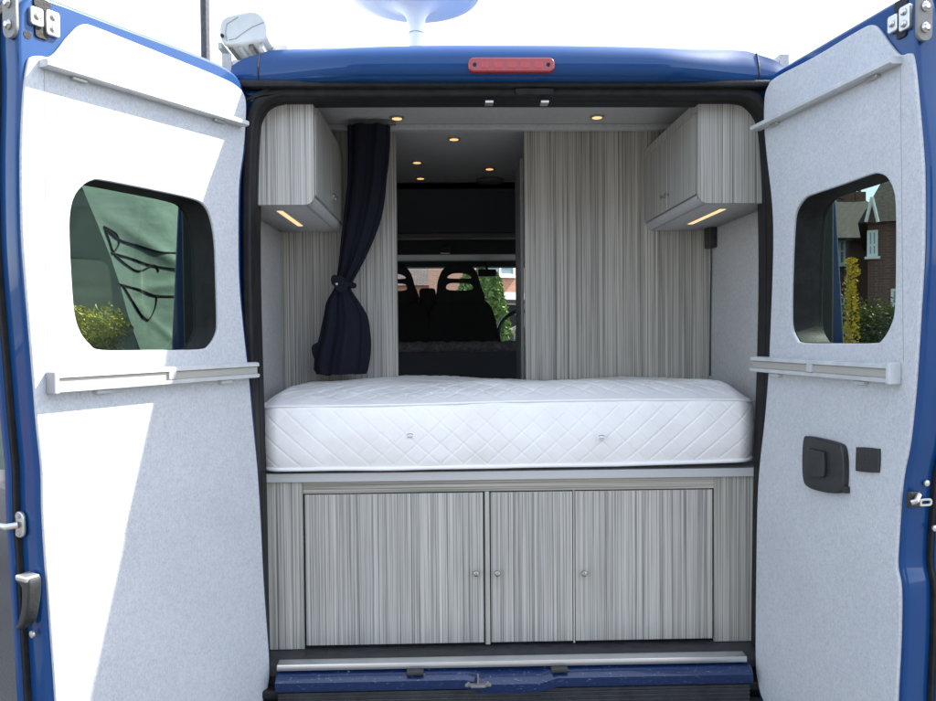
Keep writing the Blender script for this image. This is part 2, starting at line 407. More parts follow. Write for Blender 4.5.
link('gutter_seal', box(-.84, .84, -.045, .0, 2.353, 2.374, .006), RUBBER, van, smooth=True)
link('upper_frame_trim', box(-.80, .80, -.008, .0, 2.338, 2.352, .002), BLUE, van)
# brake light
b0, b1 = PY(468, 58, -.09), PY(554.5, 73, -.09)
me = plate(rrect(b0.x, b1.x, b1.z, b0.z, .017), [], -.098, -.06, .005, 4)
bl = link('brake_light', me, REDL, van, smooth=True, label='red high-level brake light')
for k in range(5):
    x = b0.x + (b1.x - b0.x) * (.19 + .155 * k)
    link('lens_chamber', plate(rrect(x - .013, x + .013, b1.z + .012, b0.z - .014, .005), [], -.0988, -.09, .0006), REDD, bl)
for k in (.075, .925):
    x = b0.x + (b1.x - b0.x) * k
    link('screw', lathe([(.0055, 0), (.0055, .006), (.003, .0062)], 14), RUBBER, bl, T(x, -.094, (b0.z + b1.z) / 2) @ RX(90))
link('latch_plate', box(.015, .13, -.034, -.012, 2.332, 2.3525, .003), RUBBER, van)
for px in (489, 544):
    p = PY(px, 104, -.02); link('striker_clip', box(p.x - .012, p.x + .012, -.045, -.01, p.z - .004, p.z + .004, .002), STEEL, van)
# sill
sa, sb = PY(278, 669, -.01), PY(745, 661, -.01)
link('sill_strip', box(sa.x, sb.x, -.028, .012, .592, .612, .003), ALU, van, smooth=True)
link('floor', box(-.86, .86, .012, 4.4, .56, FZ), FLOOR, van)
# blue threshold with a dip for the latch
xs = [-.80, -.30, -.26, -.20, -.16, 0, .06, .12, .16, .80]
def sillz(x):
    c = -.01; d = abs(x - c)
    return 0 if d > .14 else (1 if d < .085 else (0.14 - d) / .055)
vs = []; fs = []; NX = 160
for i in range(NX + 1):
    x = -.725 + 1.455 * i / NX; d = sillz(x); dz = -.016 * d
    for y, z in ((.02, .588), (-.012 + .02 * d, .586), (-.04 + .02 * d, .580 + dz * .3), (-.052, .566 + dz), (-.052, .540 + dz), (-.035, .528), (.02, .52)): vs.append((x, y, z))
for i in range(NX):
    for k in range(6): fs.append((i * 7 + k, i * 7 + k + 1, (i + 1) * 7 + k + 1, (i + 1) * 7 + k))
link('threshold', fixn(fromdata(vs, fs)), BLUEW, van, smooth=True)
for px in (415, 560):
    p = PY(px, 672, -.05); link('sill_bracket', box(p.x - .026, p.x + .026, -.055, -.02, .582, .592, .003), PLAST, van)
p = PY(478, 678, -.05)
la = link('sill_latch', merge(tube([(p.x - .03, -.05, .556), (p.x - .02, -.066, .552), (p.x + .02, -.066, .552), (p.x + .03, -.05, .556)], .005), box(p.x - .003, p.x + .003, -.07, -.04, .552, .580, .001), box(p.x - .04, p.x + .04, -.058, -.05, .545, .556, .003)), STEELD, van)
# bumper step
link('step_riser', merge(box(-.72, .725, -.035, .0, .46, .527), *[box(-.72, .725, -.041, -.0352, .475 + k * .013, .480 + k * .013, .001) for k in range(4)]), BUMP, van)
steps = [(.0, .470), (-.05, .470)]
for k in range(6):
    y = -.06 - k * .035; steps += [(y, .462), (y - .022, .462), (y - .025, .468), (y - .032, .468)]
steps += [(-.285, .462), (-.30, .45), (-.31, .42), (-.30, .32), (-.25, .28), (0, .28)]
link('bumper_step', fixn(prism(steps, -.98, .98)), BUMP, van)
for s in (-1, 1): tlb = link('light_housing', plate(rrect(min(.868 * s, .992 * s), max(.868 * s, .992 * s), .92, 2.12, .02), [], -.02, .03, .006), PLAST, van, smooth=True); link('tail_light', plate(rrect(.94 * s - .035, .94 * s + .035, 1.0, 1.45, .02), [], -.03, -.018, .005), REDL, tlb, smooth=True)
# awning on the roof
aw = [(222, 24), (226, 18.5), (236, 15.5), (252, 12.5), (260, 15), (265.5, 22), (267, 32), (266, 39), (254, 41), (229, 45), (223, 41), (221, 33)]
ap = P2(catmull(aw, 4), .22)
awn = link('awning_case', plate(ap, [], .235, 2.9, .004), GALV, van, smooth=True)
link('end_cap', plate(offset(ap, .003), [], .215, .235, .006, 3), GALV, awn, smooth=True)
g = [PY(x, y, .215) for x, y in ((229, 40), (236, 38.5), (243, 33), (252, 27), (264, 22))]
link('cap_groove', tube(g, .0018, 6), CAPM, awn)
g = [PY(x, y, .215) for x, y in ((238, 17), (227, 24), (225.5, 32), (227, 41))]
link('cap_groove', tube(g, .0018, 6), CAPM, awn)
q = PY(222.5, 36, .21); link('screw', lathe([(.006, 0), (.006, .006)], 12), RUBBER, awn, T(*q) @ RX(90))
q = PY(244, 45, .25)
for k in range(5): link('leg_bracket', box(q.x - .085 + k * .034, q.x - .07 + k * .034, .24, .8, q.z - .016, q.z + .006, .003), STEELD if k % 2 else GALV, awn)
q = PY(281, 53, .35); link('mounting_bracket', box(q.x - .02, q.x + .035, .3, .4, q.z - .02, q.z + .01, .004), STEEL, awn)
# antenna
q = PY(416, 20, .65); 
ant = link('antenna', lathe([(.03, 0), (.03, .001), (.027, .30 - .05), (.029, .30), (.038, .345), (.062, .375), (.10, .395), (.15, .405), (.21, .412), (.245, .422), (.255, .435), (.248, .45), (.20, .475), (.1, .495), (.01, .50)], 48), ANT, van, T(q.x, .65, 2.50), smooth='all', label='white mushroom-shaped aerial on the roof')
q2 = PY(416, 31, .62); link('mast_joint', lathe([(.0295, 0), (.0295, .003)], 32), CAPM, ant, T(q.x, .65, q2.z))
# liner
for s in (-1, 1):
    link('wall_lining', box(s * .855, s * .885, .055, 3.3, FZ, CZ + .05), FELTG, van)
link('ceiling_lining', box(-.853, .853, .055, 1.80, CZ, CZ + .03), FELTC, van)
link('ceiling_trim', box(-.853, .853, .655, .69, CZ - .022, CZ, .004), FELTC, van)
link('rear_header', box(-.853, .853, .052, .09, 2.37, CZ - .001), FELTC, van)
# partitions
YP = .70
pl = P2([(397, 128), (397, 385)], YP); xl = (pl[0][0] + pl[1][0]) / 2
pr_ = P2([(525, 128), (525, 385)], YP); xr = (pr_[0][0] + pr_[1][0]) / 2
link('partition', box(-.854, xl, YP, YP + .03, FZ, CZ - .002, .001), WOOD, van, label='striped partition behind the navy curtain')
link('partition', box(xr, .854, YP, YP + .03, FZ, CZ - .002, .001), WOODW, van, label='wide striped partition right of the gangway')
link('partition_edging', box(xr - .016, xr - .002, YP + .02, YP + .25, FZ, CZ - .12, .002), GREYP, van)
# wardrobe flank behind partition, thin
# ceiling spots
for px, py in ((397, 117), (597, 116), (454, 138), (417, 161.5), (489.5, 168), (420.5, 177.5)):
    p = PZ(px, py, CZ)
    if abs(p.x) > .6 and p.y < .6: pass
    rs = .020
    sp_ = link('ceiling_spotlight', lathe([(rs + .007, -.004), (rs + .007, .002), (rs, .002), (rs, -.004)], 24), STEEL, van, T(p.x, p.y, CZ - .003), smooth=True)
    link('lamp', lathe([(rs - .001, -.0045), (rs - .001, .001)], 24), SPOT, sp_, T(p.x, p.y, CZ - .003))
p = PZ(489, 182, CZ); link('roof_lamp', lathe([(.075, -.004), (.07, -.018), (.04, -.022), (.002, -.023)], 32), GREYP, van, T(p.x, 1.72, CZ), smooth='all')
# overhead lockers
LB, LT = 2.02, 2.345
for s, inx, name in ((-1, -.607, 'left'), (1, .597, 'right')):
    w = .854 * s
    lk = link('overhead_locker', box(inx + s * .02, w, .07, YP - .002, LB + .02, LT, .0), FELTG, van, label='overhead locker above the %s end of the bed' % name)
    r = .03
    if s > 0: out = [(inx, LT), (w, LT), (w, LB)] + [(inx + r - r * math.sin(R(a)), LB + r - r * math.cos(R(a))) for a in range(0, 91, 15)]
    else: out = [(inx, LT), (w, LT), (w, LB)] + [(inx - r + r * math.sin(R(a)), LB + r - r * math.cos(R(a))) for a in range(0, 91, 15)]
    link('end_panel', plate(out, [], .055, .072, .001), WOOD if s < 0 else WOODW, lk, smooth=True)
    out2 = [(a + (s * .003), b + .002) if b < LT else (a, b) for a, b in out]
    link('bottom_panel', fixn(merge(plate([(inx + s * r, LB + .001), (w, LB + .001), (w, LB + .02), (inx + s * r, LB + .02)], [], .072, YP - .002), plate([(inx + s * .003, LB + r), (inx + s * .02, LB + r)] + [(inx + s * (.02 * 0 + r) , LB + .02), (inx + s * r, LB + .001)] + [(inx + s * (r - (r - .002) * math.sin(R(a))), LB + r - (r - .002) * math.cos(R(a))) for a in (22, 45, 67)], [], .072, YP - .002))), FELTG, lk)
    link('top_rail', box(inx, inx + s * .02, .072, YP - .002, LT - .035, LT, .001), WOOD, lk)
    d0, d1 = LB + r + .003, LT - .038
    ys = [.075, .385, YP - .004]
    for k in range(2):
        dr = link('locker_door', box(inx - s * .003, inx + s * .018, ys[k] + .002, ys[k + 1] - .002, d0, d1, .001), WOOD, lk)
        ky = .385 + (-.025 if k == 0 else .025)
        kn = fixn(lathe([(.004, 0), (.004, .008), (.0075, .010), (.0075, .015), (.004, .017)], 14)); link('knob', kn, CHROME, lk, T(inx - s * .003, ky, d0 + .05) @ RY(-90 * s), smooth=True)
    lx = .715 * s if s > 0 else -.738
    link('light_strip', box(lx - .0095, lx + .0095, .16, .50, LB - .003, LB + .0005, .001), WARM, lk, label='lit warm light strip')
    link('light_strip_channel', box(lx - .013, lx + .013, .155, .505, LB - .0015, LB + .0008), ALUM, lk)
# switch box on right wall
p = PY(706, 237, .64)
sw = link('switch_box', box(.822, .854, .60, .66, p.z - .045, p.z + .045, .004), PLAST, van)
link('cable', tube([(.843, .64, p.z - .04), (.849, .655, p.z - .12), (.849, .665, p.z - .3), (.850, .672, p.z - .55)], .0028, 6), PLAST, sw)
# bed base
YB = .112
def zx(x, y, Y=YB): v = PY(x, y, Y); return v.x, v.z
bedtop = 1.172
base = link('bed_base', box(-.853, .853, YB + .012, YP - .002, bedtop - .022, bedtop - .001), EDGE, van)
link('board_edge', box(-.80, .80, YB - .012, YB + .012, bedtop - .028, bedtop, .002), EDGE, base)
x1 = zx(304.5, 570)[0]; x2 = zx(713.5, 570)[0]
zt = zx(510, 491)[1]; zb = FZ + .008
link('side_stile', box(-.853, x1 - .003, YB, YB + .016, FZ + .002, bedtop - .029, .001), WOOD, base)
link('side_stile', box(x2 + .003, .853, YB, YB + .016, FZ + .002, bedtop - .029, .001), WOODW, base)
link('top_rail', box(x1 - .002, x2 + .002, YB + .0005, YB + .016, zt, bedtop - .029, .001), WOODH, base)
dx = [(305.5, 483.5), (491, 572.5), (575.5, 712.5)]
for i, (a, b) in enumerate(dx):
    xa, xb = zx(a, 570)[0], zx(b, 570)[0]
    link('cupboard_door', box(xa, xb, YB, YB + .018, zb + .005, zt - .004, .0015), WOOD, base,
         label=('wide cupboard door at the left under the bed', 'narrow middle cupboard door under the bed', 'cupboard door at the right under the bed')[i])
for a, b in ((485, 489.8), (573.3, 574.9)):
    xa, xb = zx(a, 570)[0], zx(b, 570)[0]; link('centre_stile', box(xa, xb, YB + .001, YB + .016, zb - .002, zt - .001, .0005), WOOD, base)
link('cupboard_carcass', box(x1, x2, YB + .019, YB + .03, FZ + .001, zt + .01), RUBBER, base)
for px in (476, 497, 583):
    v = PY(px, 571.5, YB); kn = fixn(lathe([(.005, 0), (.005, .012), (.0095, .017), (.0105, .022), (.0085, .027), (.003, .029)], 20))
    link('knob', kn, CHROME, base, T(v.x, YB, v.z) @ RX(90), smooth=True)
# cab fittings
YC = 1.80
link('cab_ceiling', box(-.853, .853, YC, 3.7, 2.40, CZ, 0), BLACKP, van)
a = PY(450, 184, YC); b = PY(450, 233, YC)
link('overcab_panel', box(-.853, .853, YC, YC + .04, b.z, CZ, .004), BLACKP, van)
c = PY(450, 233, YC + .04); d = PY(450, 239, YC + .06)
link('overcab_rail', box(-.853, .853, YC + .0, YC + .10, d.z, b.z - .001, .008), GREYP, van)
d2 = PY(450, 255, 3.3); d1 = PY(450, 243, 3.3)
link('windscreen_header', box(-.853, .853, 3.28, 3.9, d2.z, d1.z + .02, .01), GREYP, van)
link('header_liner', box(-.80, .80, 3.80, 3.94, 2.15, 2.3), BLACKP, van)
link('cab_shelf_back', box(-.853, .853, 3.35, 3.38, d1.z, CZ), BLACKP, van)
link('map_lamp', box(PY(440, 250, 3.2).x, PY(450, 250, 3.2).x, 3.2, 3.29, PY(440, 253, 3.2).z, PY(440, 246, 3.2).z, .01), GREYP, van)
# bench
bz = PY(450, 344, 1.62); bz2 = PY(450, 352, 1.62)
bn = link('bench_seat', box(-.85, .33, 1.62, 1.80, FZ, bz2.z, .01), SEATM, van)
NXb = 60
pts = [( -.85 + 1.2 * i / NXb, 1.69, bz2.z + .018 + .006 * math.sin(i * 1.7) * math.sin(i * .43)) for i in range(NXb + 1)]
link('top_roll', tube(pts, .036, 12), mat('grey_cloth', rough=.9, build=cloth((.13, .13, .135), (.24, .24, .245), 60)), bn, smooth=True)
# seats
def seat(dx, lab):
    Y = 2.3
    hr = P2(catmull([(437, 303), (436.5, 292), (438, 280), (443, 269), (451, 264), (460, 262.5), (469, 264.5), (476, 271), (480, 283), (482.5, 303)], 4), Y)
    sl = [P2(catmull([(448, 278), (451, 273.5), (460, 272.5), (468, 274), (471, 278)], 3), Y), P2(catmull([(446, 287), (449, 283), (460, 282.5), (470, 283), (473, 287), (470, 290), (450, 290)], 3), Y)]
    bk = P2(catmull([(430, 420), (426, 360), (428, 318), (434, 303), (450, 299), (470, 299), (484, 300), (492, 308), (497, 325), (500, 350), (498, 420)], 4), Y)
    sh = lambda L: [(x + dx, z) for x, z in L]
    st = link('cab_seat', plate(sh(bk), [], Y, Y + .13, .03, 4), SEATM, van, smooth=True, label=lab)
    link('headrest', plate(sh(hr), [sh(q) for q in sl], Y - .01, Y + .08, .02, 4), SEATM, st, smooth=True)
    cx = sum(p[0] for p in bk) / len(bk) + dx
    link('seat_cushion', box(cx - .24, cx + .24, Y + .1, Y + .6, 1.0, 1.16, .04), SEATM, st)
    link('seat_base', box(cx - .2, cx + .2, Y + .08, Y + .5, FZ, 1.0, .01), PLAST, st)
seat(0, 'black cab seat nearer the gangway centre'); seat(-.405, 'black cab seat half hidden by the striped partition')
p0, p1 = PY(419, 288, 2.35), PY(436, 344, 2.35)
link('low_headrest', box(p0.x, p1.x, 2.35, 2.43, p1.z - .3, p0.z, .02), SEATM, van)
# dashboard, wheel, mirror
link('dashboard', fixn(prism([(3.75, 1.0), (3.75, 1.42), (3.85, 1.50), (4.4, 1.46), (4.4, .9)], -.93, .93)), PLAST, van)
v = PY(524, 334, 3.55)
ring = [(v.x + .20 * math.cos(A), 3.55 + .20 * math.sin(A) * math.sin(R(25)), v.z + .20 * math.sin(A) * math.cos(R(25))) for A in [2 * math.pi * k / 36 for k in range(36)]]
sw_ = link('steering_wheel', tube(ring, .016, 8, closed=True), PLAST, van, smooth=True)
link('hub', box(v.x - .07, v.x + .07, 3.52, 3.7, v.z - .06, v.z + .05, .02), PLAST, sw_)
v = PY(487, 273, 3.7); link('interior_mirror', merge(box(v.x - .075, v.x + .075, 3.68, 3.72, v.z - .03, v.z + .03, .012), tube([(v.x, 3.72, v.z + .02), (v.x, 3.85, v.z + .12)], .01)), PLAST, van)

# ------------------------------------------------------------------ doors
class Door:
    def __init__(s, A, uo, sgn):
        s.A = Vector((A[0], A[1], 0)); s.u = Vector((uo[0], uo[1], 0)).normalized()
        s.n = Vector((-s.u.y, s.u.x, 0)) * sgn                 # inner-side normal
        s.M = Matrix(((s.u.x, s.n.x, 0, s.A.x), (s.u.y, s.n.y, 0, s.A.y), (0, 0, 1, 0), (0, 0, 0, 1)))
    def at(s, x, y, v=0):
        p = hit(x, y, s.A + s.n * v, s.n) - s.A; return (p.dot(s.u), p.z)
    def poly(s, pts, v=0): return [s.at(x, y, v) for x, y in pts]
    def shut(s, x, y, u):
        p = hit(x, y, s.A + s.u * u, s.u) - s.A; return (p.dot(s.n), p.z)
DL = Door((-.797, -.058), (-.51, -.86), 1)
if DL.n.x < 0: DL = Door((-.797, -.058), (-.51, -.86), -1)
DR = Door((.768, -.05), (.176, -.984), 1)
if DR.n.x > 0: DR = Door((.768, -.05), (.176, -.984), -1)

def build_door(D, label, panel, metal, win, seam, mirror):
    def L(name, me, m, smooth=False, parent=None, **k): 
        return link(name, fixn(me) if not smooth == 'glass' else me, m, parent or d, D.M, smooth if smooth != 'glass' else False, **k)
    pp = D.poly(catmull(panel, 4)); mm = D.poly(catmull(metal, 4)); ww = D.poly(catmull(win, 4))
    wm = offset(ww, .012)
    d = link('rear_door', fixn(plate(mm, [wm], -.075, -.004, .010, 3)), BLUE, van, D.M, smooth=True, label=label)
    L('outer_skin', plate(offset(mm, .018), [offset(ww, .023)], -.10, -.078, .006, 3), BLUE, True)
    L('edge_seal', plate(offset(mm, .012), [offset(mm, -.012)], -.080, -.070, .003, 2), RUBBER, True)
    L('felt_panel', plate(pp, [offset(ww, -.0)], -.006, .004, .003, 2), FELT, True)
    L('window_rubber', plate(offset(ww, .022), [offset(ww, .001)], -.101, -.0065, .003, 2), RUBBER, True)
    L('window_glass', plate(offset(ww, .010), [], -.092, -.088), TINT, 'glass')
    s0, s1 = D.at(*seam[0]), D.at(*seam[1])
    L('panel_seam', tube([(s0[0], .004, s0[1]), (s1[0], .004, s1[1])], .0009, 6), CAPM)
    return d, mm, pp, L

# outlines, traced from the photo on each door's own plane
panelL = [(27, 63), (31, 57), (39, 56), (47.5, 57), (54, 53), (65, 39), (76, 27.6), (83.5, 24.4), (92, 26), (120, 37), (170, 57), (219, 77), (236, 86), (243.5, 95), (245.5, 110), (243, 150), (239, 180), (238, 215), (238.5, 278), (243, 331), (248, 375), (251.5, 415), (256.5, 466), (260, 519), (263, 580), (266.5, 630), (268.5, 660), (268, 682), (262, 701), (252, 716), (236, 728), (200, 742), (130, 770), (62, 796), (58, 780), (55, 701), (49, 615), (45, 563), (42, 512), (41, 469), (36.5, 425), (33, 380), (28.5, 325), (24.5, 275), (21.5, 229), (20.6, 156), (23, 95)]
metalL = [(19, 66), (18, 40), (19, 12), (24, 0), (36, -6), (55, -1), (120, 24), (202, 55), (232, 70), (243, 84), (247.5, 105), (247.5, 147), (243.5, 180), (242.5, 215), (243, 278), (247, 331), (252, 375), (255.5, 415), (260, 466), (263.5, 519), (266.5, 580), (270, 630), (272, 660), (271.5, 684), (265, 705), (254, 722), (236, 735), (200, 750), (130, 778), (64, 806), (54, 800), (51, 740), (49, 701), (44, 615), (41, 563), (38, 512), (37, 469), (33, 425), (29.5, 380), (25, 325), (21, 275), (18.5, 229), (17.8, 156), (19, 95)]
winL = [(83, 185), (74, 196), (69.5, 213), (69, 238), (71, 280), (74, 314), (80, 332.6), (89, 344), (100.6, 350), (150, 350), (198, 349.4), (209, 345), (216, 332.6), (217, 319), (216, 280), (214.5, 243), (210.4, 219), (203.6, 205.5), (190, 198.5), (141, 188), (100.6, 180.3), (92, 180.5)]
panelR = [(765.5, 98), (769, 86), (777, 77), (816, 56.5), (850, 36), (866, 27), (873, 25), (879, 28.5), (889, 42), (898, 53), (904, 55), (910, 53.5), (914, 59), (918.7, 103), (923, 150), (924.5, 186), (924, 250), (921, 306), (916.8, 374), (914.6, 400), (910, 443), (903, 480), (898.3, 541), (897.5, 567), (901, 589), (900.5, 640), (897.5, 701), (896, 770), (892, 800), (880, 802), (830, 762), (780, 722), (764, 700), (758.5, 680), (756.5, 658), (757, 580), (759, 486), (765.5, 421), (768.5, 385), (770.5, 350), (774, 253.5), (773, 205), (768, 160), (765, 125)]
metalR = [(762, 96), (766, 84), (775, 71), (816, 46), (860, 20), (898, -2), (908, -4), (914, 6), (916, 40), (918, 80), (922, 110), (926.5, 150), (928, 186), (927.5, 250), (924.5, 306), (920.5, 374), (918, 400), (913.5, 443), (906.5, 480), (902, 541), (901.5, 567), (905, 589), (904.5, 640), (902, 701), (901, 770), (897, 806), (880, 810), (830, 770), (778, 730), (760, 704), (755, 680), (753, 658), (753.5, 580), (755.5, 486), (762, 421), (765, 385), (767, 350), (770.5, 253.5), (769.5, 205), (765, 160), (762, 125)]
winR = [(880, 173.7), (888, 177.5), (894.5, 190), (896.7, 208), (897, 250), (896, 306), (892, 325), (883, 340), (874.4, 343.3), (840, 343.5), (804, 343), (797, 338.4), (792.6, 327.6), (791.8, 311), (792.5, 270), (794.5, 227), (797, 211), (804, 200), (812, 195), (842, 185), (871.7, 174.5)]
dl, mmL, ppL, LL = build_door(DL, 'left rear door, sunlit felt lining', panelL, metalL, winL, ((43, 70), (46.5, 372)), 1)
dr, mmR, ppR, LR = build_door(DR, 'right rear door, shaded felt lining', panelR, metalR, winR, ((902, 60), (905, 361)), -1)

def rails(D, L, lo, hi, um0, um1):
    # lower rail: C-shaped blind housing
    (u0, z0), (u1, z1) = D.at(*lo[0]), D.at(*lo[1]); zc = (z0 + z1) / 2
    prof = [(.004, zc - .022), (.020, zc - .0235), (.034, zc - .021), (.036, zc - .012), (.026, zc - .010), (.026, zc + .010), (.034, zc + .012), (.033, zc + .0215), (.02, zc + .024), (.004, zc + .023)]
    L('lower_blind_rail', prism(prof, u0, u1), ALUM)
    L('rail_insert', box(min(u0, u1) + .002, max(u0, u1) - .002, .0255, .0285, zc - .0095, zc + .0095, .001), RAILI)
    ua, ub = min(u0, u1), max(u0, u1)
    L('rail_end_cap', box(ub, ub + .013, .004, .038, zc - .025, zc + .026, .003), CAPM if D is DL else ALUM)
    L('rail_joint', box((ua + ub) / 2 - .012 , (ua + ub) / 2 + .012, .0265, .0345, zc - .010, zc + .012, .001), CAPM if D is DL else ALUM)
    for k in (.18, .8): L('rail_clip', box(ua + (ub - ua) * k - .02, ua + (ub - ua) * k + .02, .004, .02, zc - .033, zc - .024, .002), ALUM)
    (u0, z0), (u1, z1) = D.at(*hi[0]), D.at(*hi[1])
    # sloping end to end line
    vs = []; pf = [(.004, -.008), (.030, -.0095), (.037, -.007), (.037, .003), (.030, .007), (.004, .008)]
    for u, z in ((u0, z0), (u1, z1)):
        for v, dz in pf: vs.append((u, v, z + dz))
    n = len(pf); fs = [(i, (i + 1) % n, n + (i + 1) % n, n + i) for i in range(n)] + [tuple(range(n))[::-1], tuple(range(n, 2 * n))]
    L('upper_blind_rail', fromdata(vs, fs), ALUM)
    for k in (.15, .85):
        u = u0 + (u1 - u0) * k; z = z0 + (z1 - z0) * k
        L('rail_clip', box(u - .018, u + .018, .004, .018, z - .016, z - .008, .002), STEEL)
        L('rail_clip', box(u - .012, u + .012, .004, .022, z + .007, z + .012, .002), ALUM)
rails(DL, LL, ((251, 370.5), (50, 382)), ((240, 124.5), (38, 64)), 0, 0)
rails(DR, LR, ((760, 365), (899, 372)), ((761, 128.5), (904, 60)), 0, 0)

def top_latch(D, L, pts):
    # two zinc keepers either side of a black slot, on the inner face near the top corner
    (a, b, c) = pts
    u, z = D.at(*a); L('latch_slot', plate(rrect(u - .020, u + .020, z + .020, z + .045, .009), [], -.006, .0, .001), RUBBER)
    L('latch_slot', plate(rrect(u - .012, u + .018, z - .045, z - .012, .007), [], -.006, .0, .001), RUBBER)
    L('latch_slot', box(u - .010, u + .010, -.006, -.001, z - .02, z + .03, .001), PLAST)
    for (p, w, h) in ((b, .015, .020), (c, .016, .028)):
        uu, zz = D.at(*p); L('latch_keeper', plate(rrect(uu - w, uu + w, zz - h, zz + h, .006), [], -.006, .006, .002), STEEL)
    for p in (b, (c[0], c[1] - 6), (c[0], c[1] + 6)):
        uu, zz = D.at(*p); me = lathe([(.008, 0), (.0085, .003), (.005, .007), (.001, .0075)], 16); me.transform(T(uu, .005, zz) @ RX(-90)); L('bolt', me, CHROME, True)
top_latch(DL, LL, ((43, 19), (36, 17), (52, 24)))
top_latch(DR, LR, ((900, 19), (894, 24), (906, 18)))
(uu, zz) = DL.at(28.5, 34.5); me = lathe([(.009, 0), (.009, .002)], 16); me.transform(T(uu, -.005, zz) @ RX(-90)); LL('drain_hole', me, RUBBER)

def shutbox(D, L, name, pts, u, thick, m, bev=.003):
    """pts: px rectangle on the shut face"""
    a = D.shut(*pts[0], u); b = D.shut(*pts[1], u)
    L(name, box(u, u + thick, min(a[0], b[0]), max(a[0], b[0]), min(a[1], b[1]), max(a[1], b[1]), bev), m)
def uedge(mm, z):                                  # outer edge of the metal outline at height z
    best = 0
    for i in range(len(mm)):
        (a, za), (b, zb) = mm[i], mm[(i + 1) % len(mm)]
        if (za - z) * (zb - z) <= 0 and za != zb: best = max(best, a + (b - a) * (z - za) / (zb - za))
    return best
def strap(D, L, mm, x0, x1):
    z0 = D.shut((x0 + x1) / 2, 41, .75)[1]; u = max(uedge(mm, z0), uedge(mm, z0 + .05)) + .002
    va, za = D.shut(x0, 41, u); vb, _ = D.shut(x1, 41, u); w = abs(vb - va) / 2; vc = (va + vb) / 2
    out = rrect(vc - w, vc + w, za, za + .125, w * .9)
    me = plate(out, [], 0, .007, .001); me.transform(Matrix(((0, 1, 0, u), (1, 0, 0, 0), (0, 0, 1, 0), (0, 0, 0, 1)))); L('check_strap', me, STEELD, True)
    for dz in (.028, .075):
        me = lathe([(.011, 0), (.011, .003), (.007, .006), (.006, .009), (.001, .0095)], 18); me.transform(T(u + .007, vc, za + dz) @ RY(90)); L('bolt', me, CHROME, True)
strap(DL, LL, mmL, 6, 19.5); strap(DR, LR, mmR, 915, 930)
# left shut face: lever, black handle, stud
z = DL.shut(18, 524, .72)[1]; u = uedge(mmL, z) + .002
v, z = DL.shut(22, 524, u)
me = plate(rrect(v - .017, v + .017, z - .030, z + .030, .016), [], 0, .008, .002); me.transform(Matrix(((0, 1, 0, u), (1, 0, 0, 0), (0, 0, 1, 0), (0, 0, 0, 1)))); LL('latch_plate', me, STEEL, True)
LL('latch_lever', tube([(u + .01, v, z), (u + .03, v - .01, z - .002), (u + .035, v - .045, z)], [.008, .008, .006], 10), STEEL, True)
for dz in (-.02, .02):
    me = lathe([(.006, 0), (.006, .004)], 12); me.transform(T(u + .008, v, z + dz) @ RY(90)); LL('screw', me, CAPM)
z = DL.shut(35, 600, .72)[1]; u = uedge(mmL, z + .05) + .002
v, z = DL.shut(36, 600, u)
hp2 = [(v + .02, z + .062), (v - .022, z + .055), (v - .024, z + .045), (v - .006, z + .035), (v - .008, z - .01), (v - .022, z - .045), (v - .032, z - .058), (v - .026, z - .066), (v - .004, z - .05), (v + .014, z - .015), (v + .024, z + .03)]
me = plate(catmull(hp2, 3), [], 0, .03, .005); me.transform(Matrix(((0, 1, 0, u), (1, 0, 0, 0), (0, 0, 1, 0), (0, 0, 0, 1)))); LL('release_handle', me, PLAST, True)
LL('handle_cap', box(u + .002, u + .034, v - .022, v + .022, z + .050, z + .064, .004), STEEL)
v, z = DL.shut(33, 634, u); me = lathe([(.008, 0), (.008, .004), (.002, .005)], 14); me.transform(T(u, v, z) @ RY(90)); LL('stud', me, STEEL)
# right shut face latch + studs
z = DR.shut(912, 500, .70)[1]; u = uedge(mmR, z) + .003
v, z = DR.shut(911, 499, u)
LR('latch', merge(box(u, u + .012, v - .016, v + .014, z - .018, z + .02, .004)), PLAST)
LR('latch_claw', tube([(u + .012, v - .01, z + .012), (u + .022, v + .006, z), (u + .016, v + .014, z - .004)], .006, 8), STEEL, True)
v2, z2 = DR.shut(924, 502, u); me = plate(rrect(v2 - .018, v2 + .018, z2 - .009, z2 + .009, .008), [rrect(v2 - .012, v2 + .01, z2 - .004, z2 + .004, .003)], 0, .006, .001)
me.transform(Matrix(((0, 1, 0, u), (1, 0, 0, 0), (0, 0, 1, 0), (0, 0, 0, 1)))); LR('latch_slide', me, STEEL)
for px, py in ((926, 483), (934, 528)):
    v, z = DR.shut(px, py, u); me = lathe([(.007, 0), (.007, .004), (.002, .005)], 14); me.transform(T(u, v, z) @ RY(90)); LR('stud', me, STEEL)
# inside release handle on right door
def pl2(pts, n=4): return DR.poly(catmull(pts, n))
LR('release_handle', plate(pl2([(810, 438), (808.5, 455), (809, 476), (813, 486), (828, 491.5), (845, 493), (850, 488), (851, 465), (849, 448), (844, 443), (828, 438.5), (814, 436)]), [], .003, .022, .005, 3), PLAST, True)
LR('release_lever', plate(pl2([(817, 450), (817, 472), (820, 476), (832, 477), (834, 472), (834, 455), (832, 451), (822, 449)]), [], .022, .032, .003, 3), PLAST, True)
u, z = DR.at(850, 489); LR('handle_pin', box(u - .007, u + .007, .004, .02, z - .01, z + .008, .003), PLAST)
LR('blank_plate', plate(pl2([(861, 447), (859.5, 450), (859, 468), (861, 471), (879, 472.5), (882, 470), (882.5, 451), (880, 448.5)], 3), [], .003, .011, .002, 2), PLAST, True)
# hinges
for D, mm in ((DL, mmL), (DR, mmR)):
    s = -1 if D is DL else 1
    for z in (.85, 1.45, 2.05):
        link('hinge', box(s * .86 - .02, s * .86 + .02, -.06, .005, z - .04, z + .04, .005), BLUE, van)

